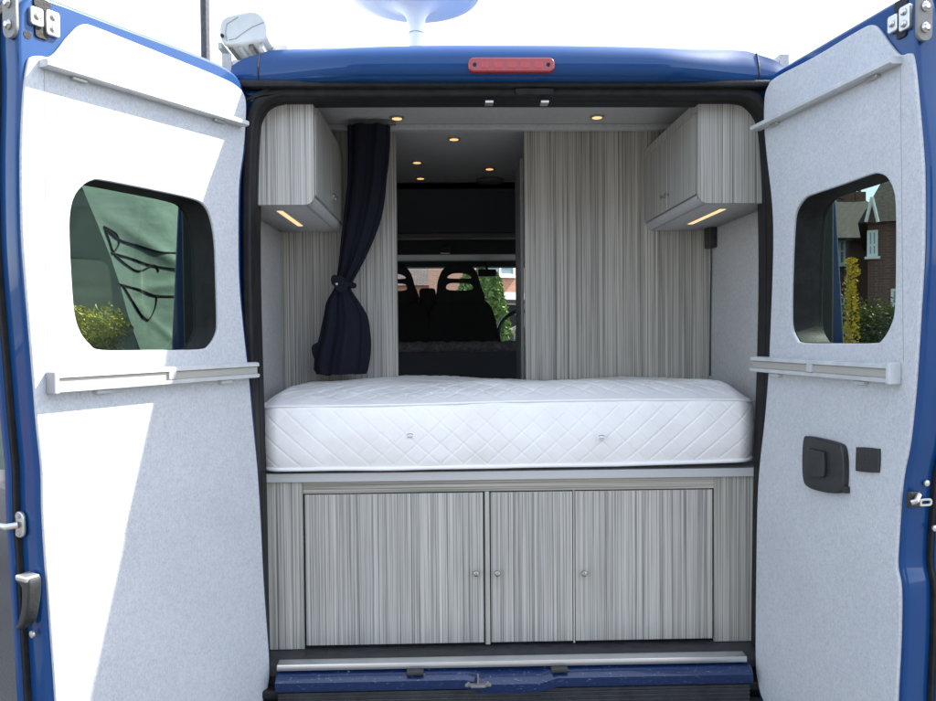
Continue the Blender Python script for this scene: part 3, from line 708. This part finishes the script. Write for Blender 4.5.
# ------------------------------------------------------------------ mattress
mt = empty('mattress', (0, .4, bedtop), 'thick white quilted mattress lying across the van on the bed base', 'mattress')
X0, X1 = -.802, .802; ZB = bedtop + .017; H = .207
NXm, NZm = 620, 110
def frontwave(x): return .006 * math.sin(x * 3.1 + .5) + .004 * noise.noise(Vector((x * 2, 0, 0)))
def topz(x): return ZB + H + .010 * noise.noise(Vector((x * 1.6, 3, 0))) - .012 * max(0, .0 - x) - (.0 if abs(x) < .74 else (abs(x) - .74) * .18)
def botz(x): return ZB + .004 * noise.noise(Vector((x * 4, 7, 0))) + (.010 * max(0, x - .35) / .4)
vs = []; fs = []
for i in range(NXm + 1):
    x = X0 + (X1 - X0) * i / NXm
    for j in range(NZm + 1):
        t = j / NZm; z = botz(x) + (topz(x) - botz(x)) * t
        bul = .020 * math.sin(math.pi * min(max(t, 0), 1)) ** .6
        k = 15.0; a = (x * .9 + z) * k; b = (x * .9 - z) * k
        da = abs((a % 1) - .5) * 2; db = abs((b % 1) - .5) * 2       # 1 at line
        wgt = min(1, t / .08, (1 - t) / .08)
        amp = .75 + .4 * noise.noise(Vector((x * 3, z * 4, 1)))
        q = -.0019 * amp * (math.exp(-((1 - da) / .10) ** 2) + math.exp(-((1 - db) / .10) ** 2)) * wgt
        wr = .0035 * noise.noise(Vector((x * 9, z * 12, 2)))
        y = .092 + frontwave(x) - bul - q - wr
        e = max(0, abs(x) - (X1 - .07)) / .07; y += .05 * e ** 2.2
        vs.append((x, y, z))
for i in range(NXm):
    for j in range(NZm):
        a = i * (NZm + 1) + j; fs.append((a, a + NZm + 1, a + NZm + 2, a + 1))
link('border_panel', fixn(fromdata(vs, fs)), MATT, mt, smooth='all')
def edgey(x):
    e = max(0, abs(x) - (X1 - .07)) / .07; return .092 + frontwave(x) + .05 * e ** 2.2
link('piping', tube([(x, edgey(x) - .003, topz(x) + .001) for x in [X0 + (X1 - X0) * i / 120 for i in range(121)]], .0042, 8), PIPE, mt, smooth='all')
link('piping', tube([(x, edgey(x) - .004, botz(x)) for x in [X0 + (X1 - X0) * i / 120 for i in range(121)]], .0065, 8), PIPE, mt, smooth='all')
vs = []; fs = []; NYm = 200; NXt = 420; Y1 = YP - .012
for i in range(NXt + 1):
    x = X0 + (X1 - X0) * i / NXt
    for j in range(NYm + 1):
        t = j / NYm; y = edgey(x) + (Y1 - edgey(x)) * t
        dome = .042 * (1 - (1 - min(1, t * 2.6)) ** 2) * (1 - .55 * max(0, t - .55) ** 2)
        dome += .022 * noise.noise(Vector((x * 2.3 + 5, y * 2.6, 0))) * min(1, t * 4) + (.014 * math.exp(-((x + .33) / .35) ** 2)) * min(1, t * 3)
        ed = min(1, (X1 - abs(x)) / .06); dome *= .55 + .45 * math.sin(ed * math.pi / 2)
        a = (x + y) * 12; b = (x - y) * 12
        da = abs((a % 1) - .5) * 2; db = abs((b % 1) - .5) * 2
        q = -.0022 * (math.exp(-((1 - da) / .16) ** 2) + math.exp(-((1 - db) / .16) ** 2)) * min(1, t * 8)
        w = .0045 * noise.noise(Vector((x * 11, y * 11, 2))) + .0016 * noise.noise(Vector((x * 40, y * 40, 2)))
        vs.append((x, y, topz(x) + .002 + dome + q + w * min(1, t * 8)))
for i in range(NXt):
    for j in range(NYm):
        a = i * (NYm + 1) + j; fs.append((a, a + NYm + 1, a + NYm + 2, a + 1))
link('quilted_top', fixn(fromdata(vs, fs)), MATTT, mt, smooth='all')
for s in (-1, 1): link('end_panel', box(s * (X1 - .01), s * (X1 - .004), .15, Y1, ZB, ZB + H - .002), MATT, mt)
link('underside', box(X0 + .02, X1 - .02, .13, Y1, ZB - .003, ZB + .01), MATT, mt)
for px, py in ((410, 435.5), (601.5, 437)):
    p = PY(px, py, .068)
    tg = link('handle_tag', plate(rrect(p.x - .014, p.x + .014, p.z - .009, p.z + .008, .004), [], .066, .071, .001), PIPE, mt)
    link('eyelet', tube([(p.x - .010 + .020 * k / 8, .0655, p.z + .006 - .0035 * (2 * k / 8 - 1) ** 2) for k in range(9)], .0014, 6), CAPM, mt)
    link('eyelet', box(p.x - .008, p.x + .008, .0645, .067, p.z - .006, p.z - .003), CAPM, mt)

# ------------------------------------------------------------------ curtain
cu = empty('curtain', (-.5, .62, 1.45), 'dark navy curtain gathered by a tieback in front of the left partition', 'curtain')
path = [(369, 126, 21), (368.5, 150, 20.5), (367, 180, 19.5), (363.5, 210, 19), (358.5, 235, 17), (352.5, 258, 13), (347, 275, 9.5), (344, 284, 8), (342.5, 291, 9.5), (343, 303, 17), (345.5, 318, 22.5), (345, 335, 25), (343, 352, 27), (341.5, 366, 27.5), (341, 374, 25)]
YCu = .60
NS = 120; sec = []
def interp(t):
    f = t * (len(path) - 1); i = min(int(f), len(path) - 2); g = f - i
    P = [path[max(0, min(len(path) - 1, i + k))] for k in (-1, 0, 1, 2)]
    return [.5 * (2 * b + (c - a) * g + (2 * a - 5 * b + 4 * c - d) * g * g + (3 * b - a - 3 * c + d) * g ** 3) for a, b, c, d in zip(*P)]
vs = []; fs = []; NT = 110
for j in range(NT + 1):
    cx, cy, hw = interp(j / NT); c = PY(cx, cy, YCu); hwm = hw * (YCu + 2.3) / F
    for k in range(NS):
        A = 2 * math.pi * k / NS
        ph = j * .03
        fold = 1 + .26 * math.sin(9 * A + 1.4 * math.sin(2 * A) + ph) + .07 * math.sin(17 * A + 2 + ph * 2) + .10 * noise.noise(Vector((math.cos(A) * 2, math.sin(A) * 2, j * .05)))
        ry = max(.028, hwm * .42)
        front = 1 if math.sin(A) < 0 else .5
        vs.append((c.x + hwm * math.cos(A) * (1 + .10 * math.sin(9 * A) * 0 + .06 * noise.noise(Vector((A, j * .06, 0)))), min(YP - .012, c.y + ry * math.sin(A) * fold * 1.1 * front), c.z))
for j in range(NT):
    for k in range(NS):
        a, b = j * NS + k, j * NS + (k + 1) % NS; fs.append((a, b, b + NS, a + NS))
fs += [tuple(range(NS)), tuple(range(NT * NS, NT * NS + NS))]
link('cloth', fixn(fromdata(vs, fs)), CURT, cu, smooth=True)
# loose hem flap
hem = P2(catmull([(322, 342), (313, 345), (312, 352), (315, 362), (314, 370), (320, 374), (332, 374), (332, 350)], 4), YCu)
link('hem', plate(hem, [], YCu - .01, YCu + .02, .008, 3), CURT, cu, smooth=True)
c = PY(344, 284, YCu)
ring = [(c.x + .038 * math.cos(A), c.y + .034 * math.sin(A), c.z - .006 * math.cos(A)) for A in [2 * math.pi * k / 24 for k in range(24)]]
link('tieback', tube(ring, .011, 8, closed=True), CURT, cu, smooth=True)
tb = P2(catmull([(345, 278), (334, 275), (331, 280), (334, 286), (340, 293), (348, 290)], 3), YCu - .03)
link('tieback_tab', plate(tb, [], YCu - .04, YCu - .028, .003), CURT, cu, smooth=True)
c = PY(336.5, 284, YCu - .042); link('popper', lathe([(.005, 0), (.005, .002), (.001, .004)], 12), STEEL, cu, T(c.x, c.y, c.z) @ RX(90))
for k in range(6):
    x = PY(352 + 7 * k, 127, YCu).x; link('curtain_hook', box(x - .004, x + .004, YCu - .01, YCu + .01, CZ - .045, CZ - .022, .002), CURT, cu)
link('curtain_track', box(PY(349, 127, YCu).x, PY(396, 127, YCu).x, YCu - .008, YCu + .008, CZ - .020, CZ - .001), GREYP, cu)

# ------------------------------------------------------------------ outside
def gz(y): return 0 if y < 6 else .55 * (1 - math.cos(min(1, (y - 6) / 14) * math.pi)) / 2 * 1.0
ys = [-200, -60, -20, -8, -3] + [k * .8 for k in range(-2, 32)] + [30, 45, 80, 200, 500]
xs = [-400, -100, -30, -12, -6, -3, 0, 3, 6, 12, 30, 100, 400]
vs = [(x, y, gz(y)) for y in ys for x in xs]; nx = len(xs)
fs = [(j * nx + i, j * nx + i + 1, (j + 1) * nx + i + 1, (j + 1) * nx + i) for j in range(len(ys) - 1) for i in range(nx - 1)]
link('ground', fixn(fromdata(vs, fs)), ASPH, None, kind='structure')

def leaves(n, samp, size, aspect=.5):
    vs = []; fs = []
    for _ in range(n):
        p = Vector(samp()); d = Vector((random.gauss(0, 1), random.gauss(0, 1), random.gauss(0, 1) + .3)).normalized(); e = d.cross(Vector((random.random(), random.random(), random.random()))).normalized()
        s = size * random.uniform(.6, 1.3); i = len(vs); nn = d.cross(e) * s * .15
        vs += [p - e * s * .5, p + d * s * aspect * .5 + nn, p + e * s * .5, p - d * s * aspect * .5 + nn]; fs.append((i, i + 1, i + 2, i + 3))
    return fromdata(vs, fs)
def ball(c, r, sq=1.0):
    while True:
        p = Vector([random.uniform(-1, 1) for _ in range(3)])
        if .35 < p.length < 1: return (c[0] + p.x * r, c[1] + p.y * r, c[2] + p.z * r * sq)
# lime shrub behind left window
c = PY(88, 352, 1.25)
sh = empty('shrub', (c.x, c.y, 0), 'sunlit lime-green shrub seen low through the left door window', 'shrub')
blobs = [(c.x + random.uniform(-.22, .10), c.y + random.uniform(-.15, .2), c.z + random.uniform(-.30, .17), random.uniform(.05, .09)) for _ in range(70)]
blobs += [(c.x + random.uniform(-.02, .25), c.y + random.uniform(-.15, .2), random.uniform(.2, 1.2), random.uniform(.10, .16)) for _ in range(30)]
link('foliage', leaves(15000, lambda: (lambda b: ball(b[:3], b[3]))(random.choice(blobs)), .027), LEAFY, sh)
st = [tube([(c.x + .03 * k, c.y, 0), (c.x + .02 * k - .02, c.y + .03 * k, .6), (c.x + .06 * (k - 1), c.y, 1.3)], [.02, .014, .005], 6) for k in range(4)]
link('stem', merge(*st), BARK, sh)
# covered caravan: tarpaulin box with sagging folds
tp = empty('covered_caravan', (-3.0, 3.4, 0), 'tall caravan under a wrinkled green tarpaulin seen through the left door window', 'caravan')
def Q(x, y, Y): return PY(x, y, Y)
edge_pts = [(x, y, 1.79 * 750 / (450 - x) - 2.3) for x, y in ((60, 120), (82, 187), (98, 225), (111, 258), (120, 285), (128, 315), (141, 352), (152, 400), (165, 470))]
corner = [Q(*p) for p in edge_pts]
def tarp_face(dirv, length, seed, nu=150, nv=160, amp=1.0):
    vs = []; fs = []; m_ = len(corner) - 1
    nrm = Vector((-dirv.y, dirv.x, 0))
    for i in range(nu + 1):
        s = i / nu; d = s * length
        for j in range(nv + 1):
            f = j / nv * m_; k = min(int(f), m_ - 1); g = f - k
            p = corner[k].lerp(corner[k + 1], g)
            far = Vector((corner[4].x, corner[4].y, p.z)); base = p.lerp(far, min(1, s * 1.2))
            w = base + dirv * d
            sag = .012 * math.sin(d * 3 + p.z * 5 + seed) * math.exp(-s) + .016 * math.exp(-(((p.z - 1.55) + d * .55 - .30) / .045) ** 2) * math.exp(-d) + .014 * math.exp(-(((p.z - 2.25) + d * .28) / .05) ** 2) + .010 * math.exp(-(((p.z - 1.85) - d * .12) / .03) ** 2) + .014 * noise.noise(Vector((d * 2.2, p.z * 2.4 - d * 1.2, seed))) + .005 * noise.noise(Vector((d * 4 + p.z * 4, p.z * 9 - d * 5, seed))) + .009 * abs(noise.noise(Vector((d * 1.2 + p.z * 2.6, p.z * 1.8 - d * 1.5, seed + 5))))
            # bands pinched by the straps
            for zs in (1.98, 1.72):
                sag -= .002 * math.exp(-((p.z - zs - .06 * math.sin(d * 2)) / .03) ** 2)
            vs.append(w + nrm * sag * amp * min(1, s * 12 + .0))
    for i in range(nu):
        for j in range(nv): a = i * (nv + 1) + j; fs.append((a, a + 1, a + nv + 2, a + nv + 1))
    return fromdata(vs, fs), vs, nv
dA = Vector((-.9, .43, 0)).normalized(); dB = Vector((.10, .995, 0)).normalized()
meA, _, _ = tarp_face(dA, 2.2, 3.1, amp=-1); meB, vB, nvB = tarp_face(dB, 5.0, 1.3, nu=260, amp=-1)
from mathutils.bvhtree import BVHTree
TBVH = BVHTree.FromPolygons([v.co.copy() for v in meB.vertices], [tuple(p.vertices) for p in meB.polygons])
link('tarpaulin', merge(meA, meB), TARP, tp, smooth='all', label='green tarpaulin, dull at the end and bright along the side')
top = [corner[0], corner[0] + dB * 5.0, corner[0] + dB * 5 + dA * 2.2, corner[0] + dA * 2.2]
link('tarpaulin_top', fixn(fromdata([p for p in top] + [p - Vector((0, 0, .02)) for p in top], [(0, 1, 2, 3), (4, 5, 6, 7)])), TARP, tp)
def strapline(pts, r=.0045):
    out = []
    for x, y in pts:
        d = ray(x, y); h = TBVH.ray_cast(CAM, d)
        out.append((h[0] if h[0] else hit(x, y, corner[4], Vector((dB.y, -dB.x, 0)))) + Vector((dB.y, -dB.x, 0)) * .004)
    return tube(out, r, 6)
tsc = lambda L: [(60 + a / 3.69, 170 + b / 3.69) for a, b in L]
def smooth_open(p, n=5):
    out = []
    for i in range(len(p) - 1):
        a, b, c, d = [Vector(p[max(0, min(len(p) - 1, i + k))]) for k in (-1, 0, 1, 2)]
        for j in range(n):
            t = j / n; out.append(tuple(.5 * ((2 * b) + (c - a) * t + (2 * a - 5 * b + 4 * c - d) * t * t + (3 * b - a - 3 * c + d) * t ** 3)))
    return out + [tuple(p[-1])]
SL = [[(160, 208), (215, 255), (290, 278), (370, 302), (440, 305)], [(188, 305), (260, 325), (340, 352), (440, 365)], [(215, 420), (290, 440), (350, 462), (430, 465)],
      [(200, 312), (245, 350), (290, 372), (345, 350), (362, 375)], [(355, 465), (348, 510), (325, 552), (300, 535)], [(165, 210), (205, 235), (215, 270), (195, 300), (180, 260), (165, 220)], [(230, 425), (270, 490), (305, 545)]]
for q in SL: link('strap', strapline(smooth_open(tsc(q))), RUBBER, tp, smooth='all')
link('caravan_body', box(-3.6, -2.35, 3.3, 6.4, .45, 2.3, .1), WHITE, tp)
for wy in (4.2, 4.9):
    me = lathe([(.1, -.09), (.3, -.09), (.32, 0), (.3, .09), (.1, .09)], 24); me.transform(RY(90)); link('wheel', me, RUBBER, tp, T(-2.6, wy, .32))

# dark post
c = PY(205, 20, 5.5)
ps = empty('lamp_post', (c.x, c.y, 0), 'thin dark post rising behind the left door beside the awning', 'post')
link('shaft', tube([(c.x, c.y, 0), (c.x, c.y, 3), (c.x, c.y, 6.5)], [.055, .048, .044], 12), POLE, ps)
link('arm', tube([(c.x, c.y, 6.45), (c.x + .4, c.y - .2, 6.8), (c.x + .9, c.y - .4, 6.85)], .025, 8), POLE, ps)

# houses on the right
def window(parent, x0, x1, y, z0, z1, mull=1, gl=None, mw=None):
    fr = merge(box(x0, x1, y - .06, y, z1 - .07, z1), box(x0, x1, y - .06, y, z0, z0 + .08), box(x0, x0 + .07, y - .055, y, z0 + .08, z1 - .07), box(x1 - .07, x1, y - .055, y, z0 + .08, z1 - .07),
               *[box(x0 + (x1 - x0) * (k + 1) / (mull + 1) - .03, x0 + (x1 - x0) * (k + 1) / (mull + 1) + .03, y - .05, y, z0 + .08, z1 - .07) for k in range(mull)], box(x0 + .07, x1 - .07, y - .045, y, z1 - .45, z1 - .39))
    f = link('window', fr, WHITE, parent, mw); link('pane', box(x0 + .06, x1 - .06, y - .025, y - .02, z0 + .06, z1 - .06), gl or LGLASS, f, mw); link('sill', box(x0 - .06, x1 + .06, y - .14, y, z0 - .07, z0 - .002), WHITE, f, mw)
YA = 26
ha = empty('brick_house', (14, YA, 0), 'red brick house with low tiled roof and two chimneys seen through right door window', 'house')
g0 = gz(YA)
xa0, xa1 = 8.0, 17.5
ze = PY(840, 238, YA).z
link('wall', box(xa0, xa1, YA, YA + 7, g0 - .3, ze), BRICKR, ha)
rz = PY(840, 198, YA + 3.5).z
link('roof', fixn(fromdata([(xa0 - .3, YA - .35, ze - .08), (xa1 + .3, YA - .35, ze - .08), (xa1, YA + 3.5, rz), (xa0 + .2, YA + 3.5, rz), (xa0 - .3, YA + 7.3, ze - .08), (xa1 + .3, YA + 7.3, ze - .08)], [(0, 1, 2, 3), (3, 2, 5, 4), (0, 3, 4), (1, 5, 2), (0, 4, 5, 1)])), TILE, ha)
link('gutter', box(xa0 - .3, xa1 + .3, YA - .42, YA - .34, ze - .14, ze - .04), PLAST, ha)
for px in (846, 857):
    q = PY(px, 200, YA + 3.5)
    ch = link('chimney', box(q.x - .22, q.x + .22, YA + 3.2, YA + 3.8, rz - .5, PY(px, 193, YA + 3.5).z), BRICKR, ha)
    for k in (-.1, .1): link('chimney_pot', lathe([(.07, 0), (.06, .3), (.08, .33)], 12), BRICKR, ch, T(q.x + k, YA + 3.5, PY(px, 193, YA + 3.5).z))
w0, w1 = PY(828, 265, YA), PY(845, 240, YA); window(ha, w0.x, w1.x, YA, w0.z, w1.z, 2)
window(ha, w0.x, w1.x, YA, g0 + .9, g0 + 2.3, 2); window(ha, w0.x - 3.4, w0.x - 1.8, YA, w0.z, w1.z, 1)
YB2 = 19
q = PY(864, 222, YB2); g0 = gz(YB2)
MB = T(q.x, YB2, 0) @ RZ(-30); MBi = MB.inverted(); nB = Vector((-.5, -.866, 0))
def LB_(x, y, dy=0): return MBi @ hit(x, y, Vector((q.x, YB2, 0)) + nB * -dy, nB)
hb = empty('brick_house', (q.x, YB2, 0), 'nearer red brick house with steep tiled roof and small white gable at right', 'house')
ze = LB_(868, 222).z; rzb = ze + 3.4
link('wall', box(.1, 9, 0, 8, g0 - .3, ze), BRICKR, hb, MB)
link('roof', fixn(fromdata([(-.15, -.3, ze - .05), (9.2, -.3, ze - .05), (9, 4, rzb), (1.3, 4, rzb), (-.15, 8.3, ze - .05), (9.2, 8.3, ze - .05)], [(0, 1, 2, 3), (3, 2, 5, 4), (0, 3, 4), (1, 5, 2), (0, 4, 5, 1)])), TILE, hb, MB)
g1, g2, g3 = LB_(866, 222, -.45), LB_(878, 222, -.45), LB_(872, 197, -.45)
link('gable', fixn(prism([(g1.x, g1.z), (g2.x, g2.z), (g3.x, g3.z)], -.40, 1.6, 'y')), BRICKR, hb, MB)
link('bargeboard', merge(tube([g1, g3], .045, 4), tube([g3, g2], .045, 4)), WHITE, hb, MB)
w0, w1 = LB_(867, 257), LB_(878, 230); window(hb, w0.x, w1.x, 0, w0.z, w1.z, 1, mw=MB)
window(hb, w0.x + 2.5, w1.x + 3.2, 0, w0.z, w1.z, 1, mw=MB); window(hb, w0.x + .6, w1.x + 1.2, 0, g0 + .9, g0 + 2.2, 1, mw=MB)
# hedge + golden bush
YH = 7.2
q0, q1 = PY(838, 306, YH), PY(900, 302, YH)
hx0, hx1, hz = q0.x - 1.0, q1.x + 2.2, q0.z
hg = empty('hedge', ((hx0 + hx1) / 2, YH + .5, 0), 'dark clipped hedge with yellowish top in front of the brick houses', 'hedge')
link('foliage', leaves(16000, lambda: (random.uniform(hx0, hx1), YH + random.random() ** 1.6 * .9, gz(YH) + random.uniform(.05, hz - .1)), .075), LEAFD, hg)
link('top_growth', leaves(4500, lambda: (random.uniform(hx0, hx1), YH + random.random() * .9, hz + random.gauss(-.10, .09)), .06), LEAFH, hg)
link('stem', merge(*[tube([(hx0 + .3 + k * .5, YH + .45, 0), (hx0 + .3 + k * .5 + .05, YH + .45, 1.3)], [.03, .01], 6) for k in range(int((hx1 - hx0) / .5))]), BARK, hg)
YG = 6.4
q = PY(851, 300, YG)
gb = empty('golden_bush', (q.x, YG, 0), 'slender bush in yellow leaf standing before the dark hedge', 'bush')
def gs():
    z = random.uniform(.5, PY(851, 258, YG).z); k = 1 - .75 * (z / 2.6); r = (.05 + .08 * k) * math.sqrt(random.random()); A = random.uniform(0, 6.28)
    return (q.x + r * math.cos(A) + .05 * noise.noise(Vector((z * 5, 0, 0))), YG + r * math.sin(A), z)
link('foliage', leaves(1100, gs, .05), LEAFG, gb); link('stem', tube([(q.x, YG, 0), (q.x + .02, YG, 1.2), (q.x, YG, 2.1)], [.03, .02, .008], 6), BARK, gb)

# through the windscreen
YO = 27
bo = empty('brick_building', (3, YO, 0), 'sunlit orange brick building with white windows and grey canopy beyond the windscreen', 'building')
c0 = PY(504, 300, YO); rot = T(c0.x, YO, 0) @ RZ(30)
gO = gz(30)
link('wall', box(-1.7, 8, 0, 3, gO - .5, 9.0), BRICKO, bo, rot)
link('roof', fixn(fromdata([(-2.1, -.4, 9.0), (8.4, -.4, 9.0), (8.4, 1.5, 10.5), (-2.1, 1.5, 10.5), (-2.1, 3.4, 9), (8.4, 3.4, 9)], [(0, 1, 2, 3), (3, 2, 5, 4), (0, 3, 4), (1, 5, 2), (0, 4, 5, 1)])), SLATE, bo, rot)
zc = PY(504, 301, YO).z; zc2 = PY(504, 292, YO).z
link('canopy', fixn(fromdata([(-1.7, -1.2, zc), (8, -1.2, zc), (8, .0, zc2), (-1.7, .0, zc2), (-1.7, 0, zc - .1), (8, 0, zc - .1)], [(0, 1, 2, 3), (0, 4, 5, 1), (0, 3, 4), (1, 5, 2)])), SLATE, bo, rot)
link('shop_wall', box(-1.7, 8, -.06, -.003, gO, zc - .1), WHITE, bo, rot)
zw0, zw1 = PY(501, 276, YO).z, PY(501, 264, YO).z
for k in range(0, 3): window(bo, -.9 + k * 3.2, .5 + k * 3.2, -.003, zw0, zw1, 1, mw=rot)
for k in range(0, 3): window(bo, -.9 + k * 2.4, .7 + k * 2.4, -.063, gO + .9, gO + 2.2, 1, gl=DGLASS, mw=rot)
h2 = empty('brick_house', (-2, 33, 0), 'house with a low grey roof beyond the windscreen, seen between the two headrests', 'house')
e0, e1 = PY(372, 284, 33), PY(476, 284, 33); rz2 = PY(430, 261, 36).z; g0 = gz(33)
link('wall', box(e0.x, e1.x, 33, 39, g0 - .3, e0.z), BRICKO, h2)
link('roof', fixn(fromdata([(e0.x - .3, 32.6, e0.z - .1), (e1.x + .3, 32.6, e0.z - .1), (e1.x - 1.2, 36, rz2), (e0.x + 1, 36, rz2), (e0.x - .3, 39.4, e0.z - .1), (e1.x + .3, 39.4, e0.z - .1)], [(0, 1, 2, 3), (3, 2, 5, 4), (0, 3, 4), (1, 5, 2), (0, 4, 5, 1)])), TILE, h2)
for k in range(3): window(h2, e0.x + .7 + k * 1.5, e0.x + 1.6 + k * 1.5, 33, g0 + 1.4, g0 + 2.4, 1)
def conifer(px, w, py_top, Y, lab):
    c = PY(px, 330, Y); zt_ = PY(px, py_top, Y).z; g = gz(Y); Rm = w
    e = empty('conifer', (c.x, Y, g), lab, 'conifer', 'conifers beyond the windscreen')
    def s():
        t = random.random(); r = Rm * (1 - t) ** .6 * (.6 + .4 * random.random()) * min(1, .5 + t * 4); A = random.uniform(0, 6.28)
        r *= 1 + .25 * noise.noise(Vector((math.cos(A) * 2, math.sin(A) * 2, t * 8)))
        return (r * math.cos(A), r * math.sin(A), .2 + t * (zt_ - g - .2))
    link('foliage', leaves(3500, s, .16, .6), LEAFC, e); link('trunk', tube([(0, 0, -.1), (0, 0, (zt_ - g) * .8)], [.08, .02], 6), BARK, e)
conifer(483, .62, 262, 15.5, 'pale green conifer beyond the windscreen, left of the slimmer one')
conifer(495, .50, 272, 14.5, 'slim dark conifer beyond the windscreen nearest the orange wall')
conifer(470, .7, 268, 17, 'broad conifer beyond the windscreen hidden behind the headrest')
# parked cars
def car(x, y, rz, m, lab):
    g = gz(y); e = empty('parked_car', (x, y, g), lab, 'car', 'cars parked beyond the windscreen'); e.rotation_euler = (0, 0, rz)
    pr = catmull([(-2.1, .35), (-2.15, .7), (-2.0, .9), (-1.2, .98), (-.55, 1.38), (.4, 1.45), (1.3, 1.35), (1.85, .98), (2.1, .85), (2.12, .4), (1.7, .25), (-1.7, .25)], 3)
    link('body', plate(pr, [], -.85, .85, .10, 4), m, e, smooth=True)
    for s in (-1, 1): link('side_window', plate([(-1.05, .98), (-.5, 1.31), (.4, 1.37), (1.15, 1.28), (1.45, 1.0)], [], s * .852 - .006, s * .852 + .006), DGLASS, e)
    link('windscreen', fixn(fromdata([(-1.25, -.68, 1.0), (-1.25, .68, 1.0), (-.62, .6, 1.37), (-.62, -.6, 1.37)], [(0, 1, 2, 3)])), DGLASS, e)
    link('rear_window', fixn(fromdata([(1.86, -.66, 1.0), (1.86, .66, 1.0), (1.42, .6, 1.34), (1.42, -.6, 1.34)], [(0, 1, 2, 3)])), DGLASS, e)
    for wx in (-1.3, 1.3):
        for s in (-1, 1):
            me = lathe([(.05, -.1), (.2, -.1), (.3, -.1), (.32, 0), (.3, .1), (.2, .1), (.05, .1)], 24); link('wheel', me, RUBBER, e, T(wx, s * .78, .31) @ RX(90), smooth=True)
    for s in (-1, 1):
        link('headlight', box(-2.15, -2.02, s * .62 - .15, s * .62 + .15, .66, .78, .02), WHITE, e); link('tail_light', box(2.02, 2.13, s * .66 - .12, s * .66 + .12, .7, .84, .02), REDL, e)
c = PY(509, 335, 14); car(c.x + 1.0, 14.6, R(20), mat('car_green', (.16, .20, .18), .3, .5, coat=1), 'grey-green car parked nearest beyond the windscreen')
c = PY(514, 330, 19); car(c.x + 1.2, 19.5, R(5), mat('car_blue', (.05, .14, .35), .3, .5, coat=1), 'blue car parked under the building canopy')
# unseen house added behind the camera only to be reflected in the paint
hc = empty('brick_house', (2, -17, 0), 'unseen brick house added behind the camera to reflect in the blue paint', 'house')
link('wall', box(-7, 9, -24, -17, -.1, 5.2), BRICKR, hc)
link('roof', fixn(fromdata([(-7.3, -16.7, 5.1), (9.3, -16.7, 5.1), (9, -20.5, 8), (-7, -20.5, 8), (-7.3, -24.3, 5.1), (9.3, -24.3, 5.1)], [(0, 1, 2, 3), (3, 2, 5, 4), (0, 3, 4), (1, 5, 2), (0, 4, 5, 1)])), TILE, hc)
for wx in (-5, -1, 3, 7):
    for wz in (1, 3.5): window(hc, -wx - .8, -wx + .8, 0, wz, wz + 1.3, 1, mw=T(0, -17, 0) @ RZ(180))
# hedge / wall at far left of the driveway
wl = empty('garden_wall', (-6.5, 2, 0), 'low brick garden wall at the far left edge of the driveway', 'wall')
link('wall', box(-6.6, -6.4, -3, 8, -.1, 1.2), BRICKR, wl); link('coping', box(-6.65, -6.35, -3.05, 8.05, 1.2, 1.27, .01), SLATE, wl)

# ------------------------------------------------------------------ light
sd = Vector((1, .2875, 1.15)).normalized()
el = math.asin(sd.z); az = math.atan2(sd.x, sd.y)
W = bpy.data.worlds.new('World'); S.world = W; W.use_nodes = True; nt = W.node_tree
sky = nt.nodes.new('ShaderNodeTexSky'); sky.sky_type = 'NISHITA'; sky.sun_disc = False; sky.sun_elevation = el; sky.sun_rotation = az
sky.air_density = 1.0; sky.dust_density = 1.2; sky.ozone_density = 1.0
bg = nt.nodes['Background']; bg.inputs['Strength'].default_value = .12; hz_ = nt.nodes.new('ShaderNodeMix'); hz_.data_type = 'RGBA'; hz_.blend_type = 'ADD'; hz_.inputs[0].default_value = 1
tcw = nt.nodes.new('ShaderNodeTexCoord'); nzw = nt.nodes.new('ShaderNodeTexNoise'); nzw.inputs['Scale'].default_value = 1.6; nzw.inputs['Detail'].default_value = 6
rw = nt.nodes.new('ShaderNodeValToRGB'); rw.color_ramp.elements[0].color = (2.2, 2.2, 2.2, 1); rw.color_ramp.elements[1].color = (3.6, 3.55, 3.45, 1)     # thin bright high cloud
nt.links.new(tcw.outputs['Generated'], nzw.inputs['Vector']); nt.links.new(nzw.outputs['Fac'], rw.inputs['Fac'])
nt.links.new(sky.outputs[0], hz_.inputs[6]); nt.links.new(rw.outputs['Color'], hz_.inputs[7]); nt.links.new(hz_.outputs[2], bg.inputs['Color'])
sl = bpy.data.lights.new('sun', 'SUN'); sl.energy = 5.0; sl.angle = R(.53); sl.color = (1, .95, .87)
so = bpy.data.objects.new('sun', sl); COL.objects.link(so); so.rotation_euler = sd.to_track_quat('Z', 'Y').to_euler()
S.view_settings.view_transform = 'Standard'; S.view_settings.look = 'None'; S.view_settings.exposure = 1.67; S.view_settings.gamma = 1
S.render.engine = 'CYCLES'
S.cycles.max_bounces = 10; S.cycles.transparent_max_bounces = 12; S.cycles.diffuse_bounces = 6
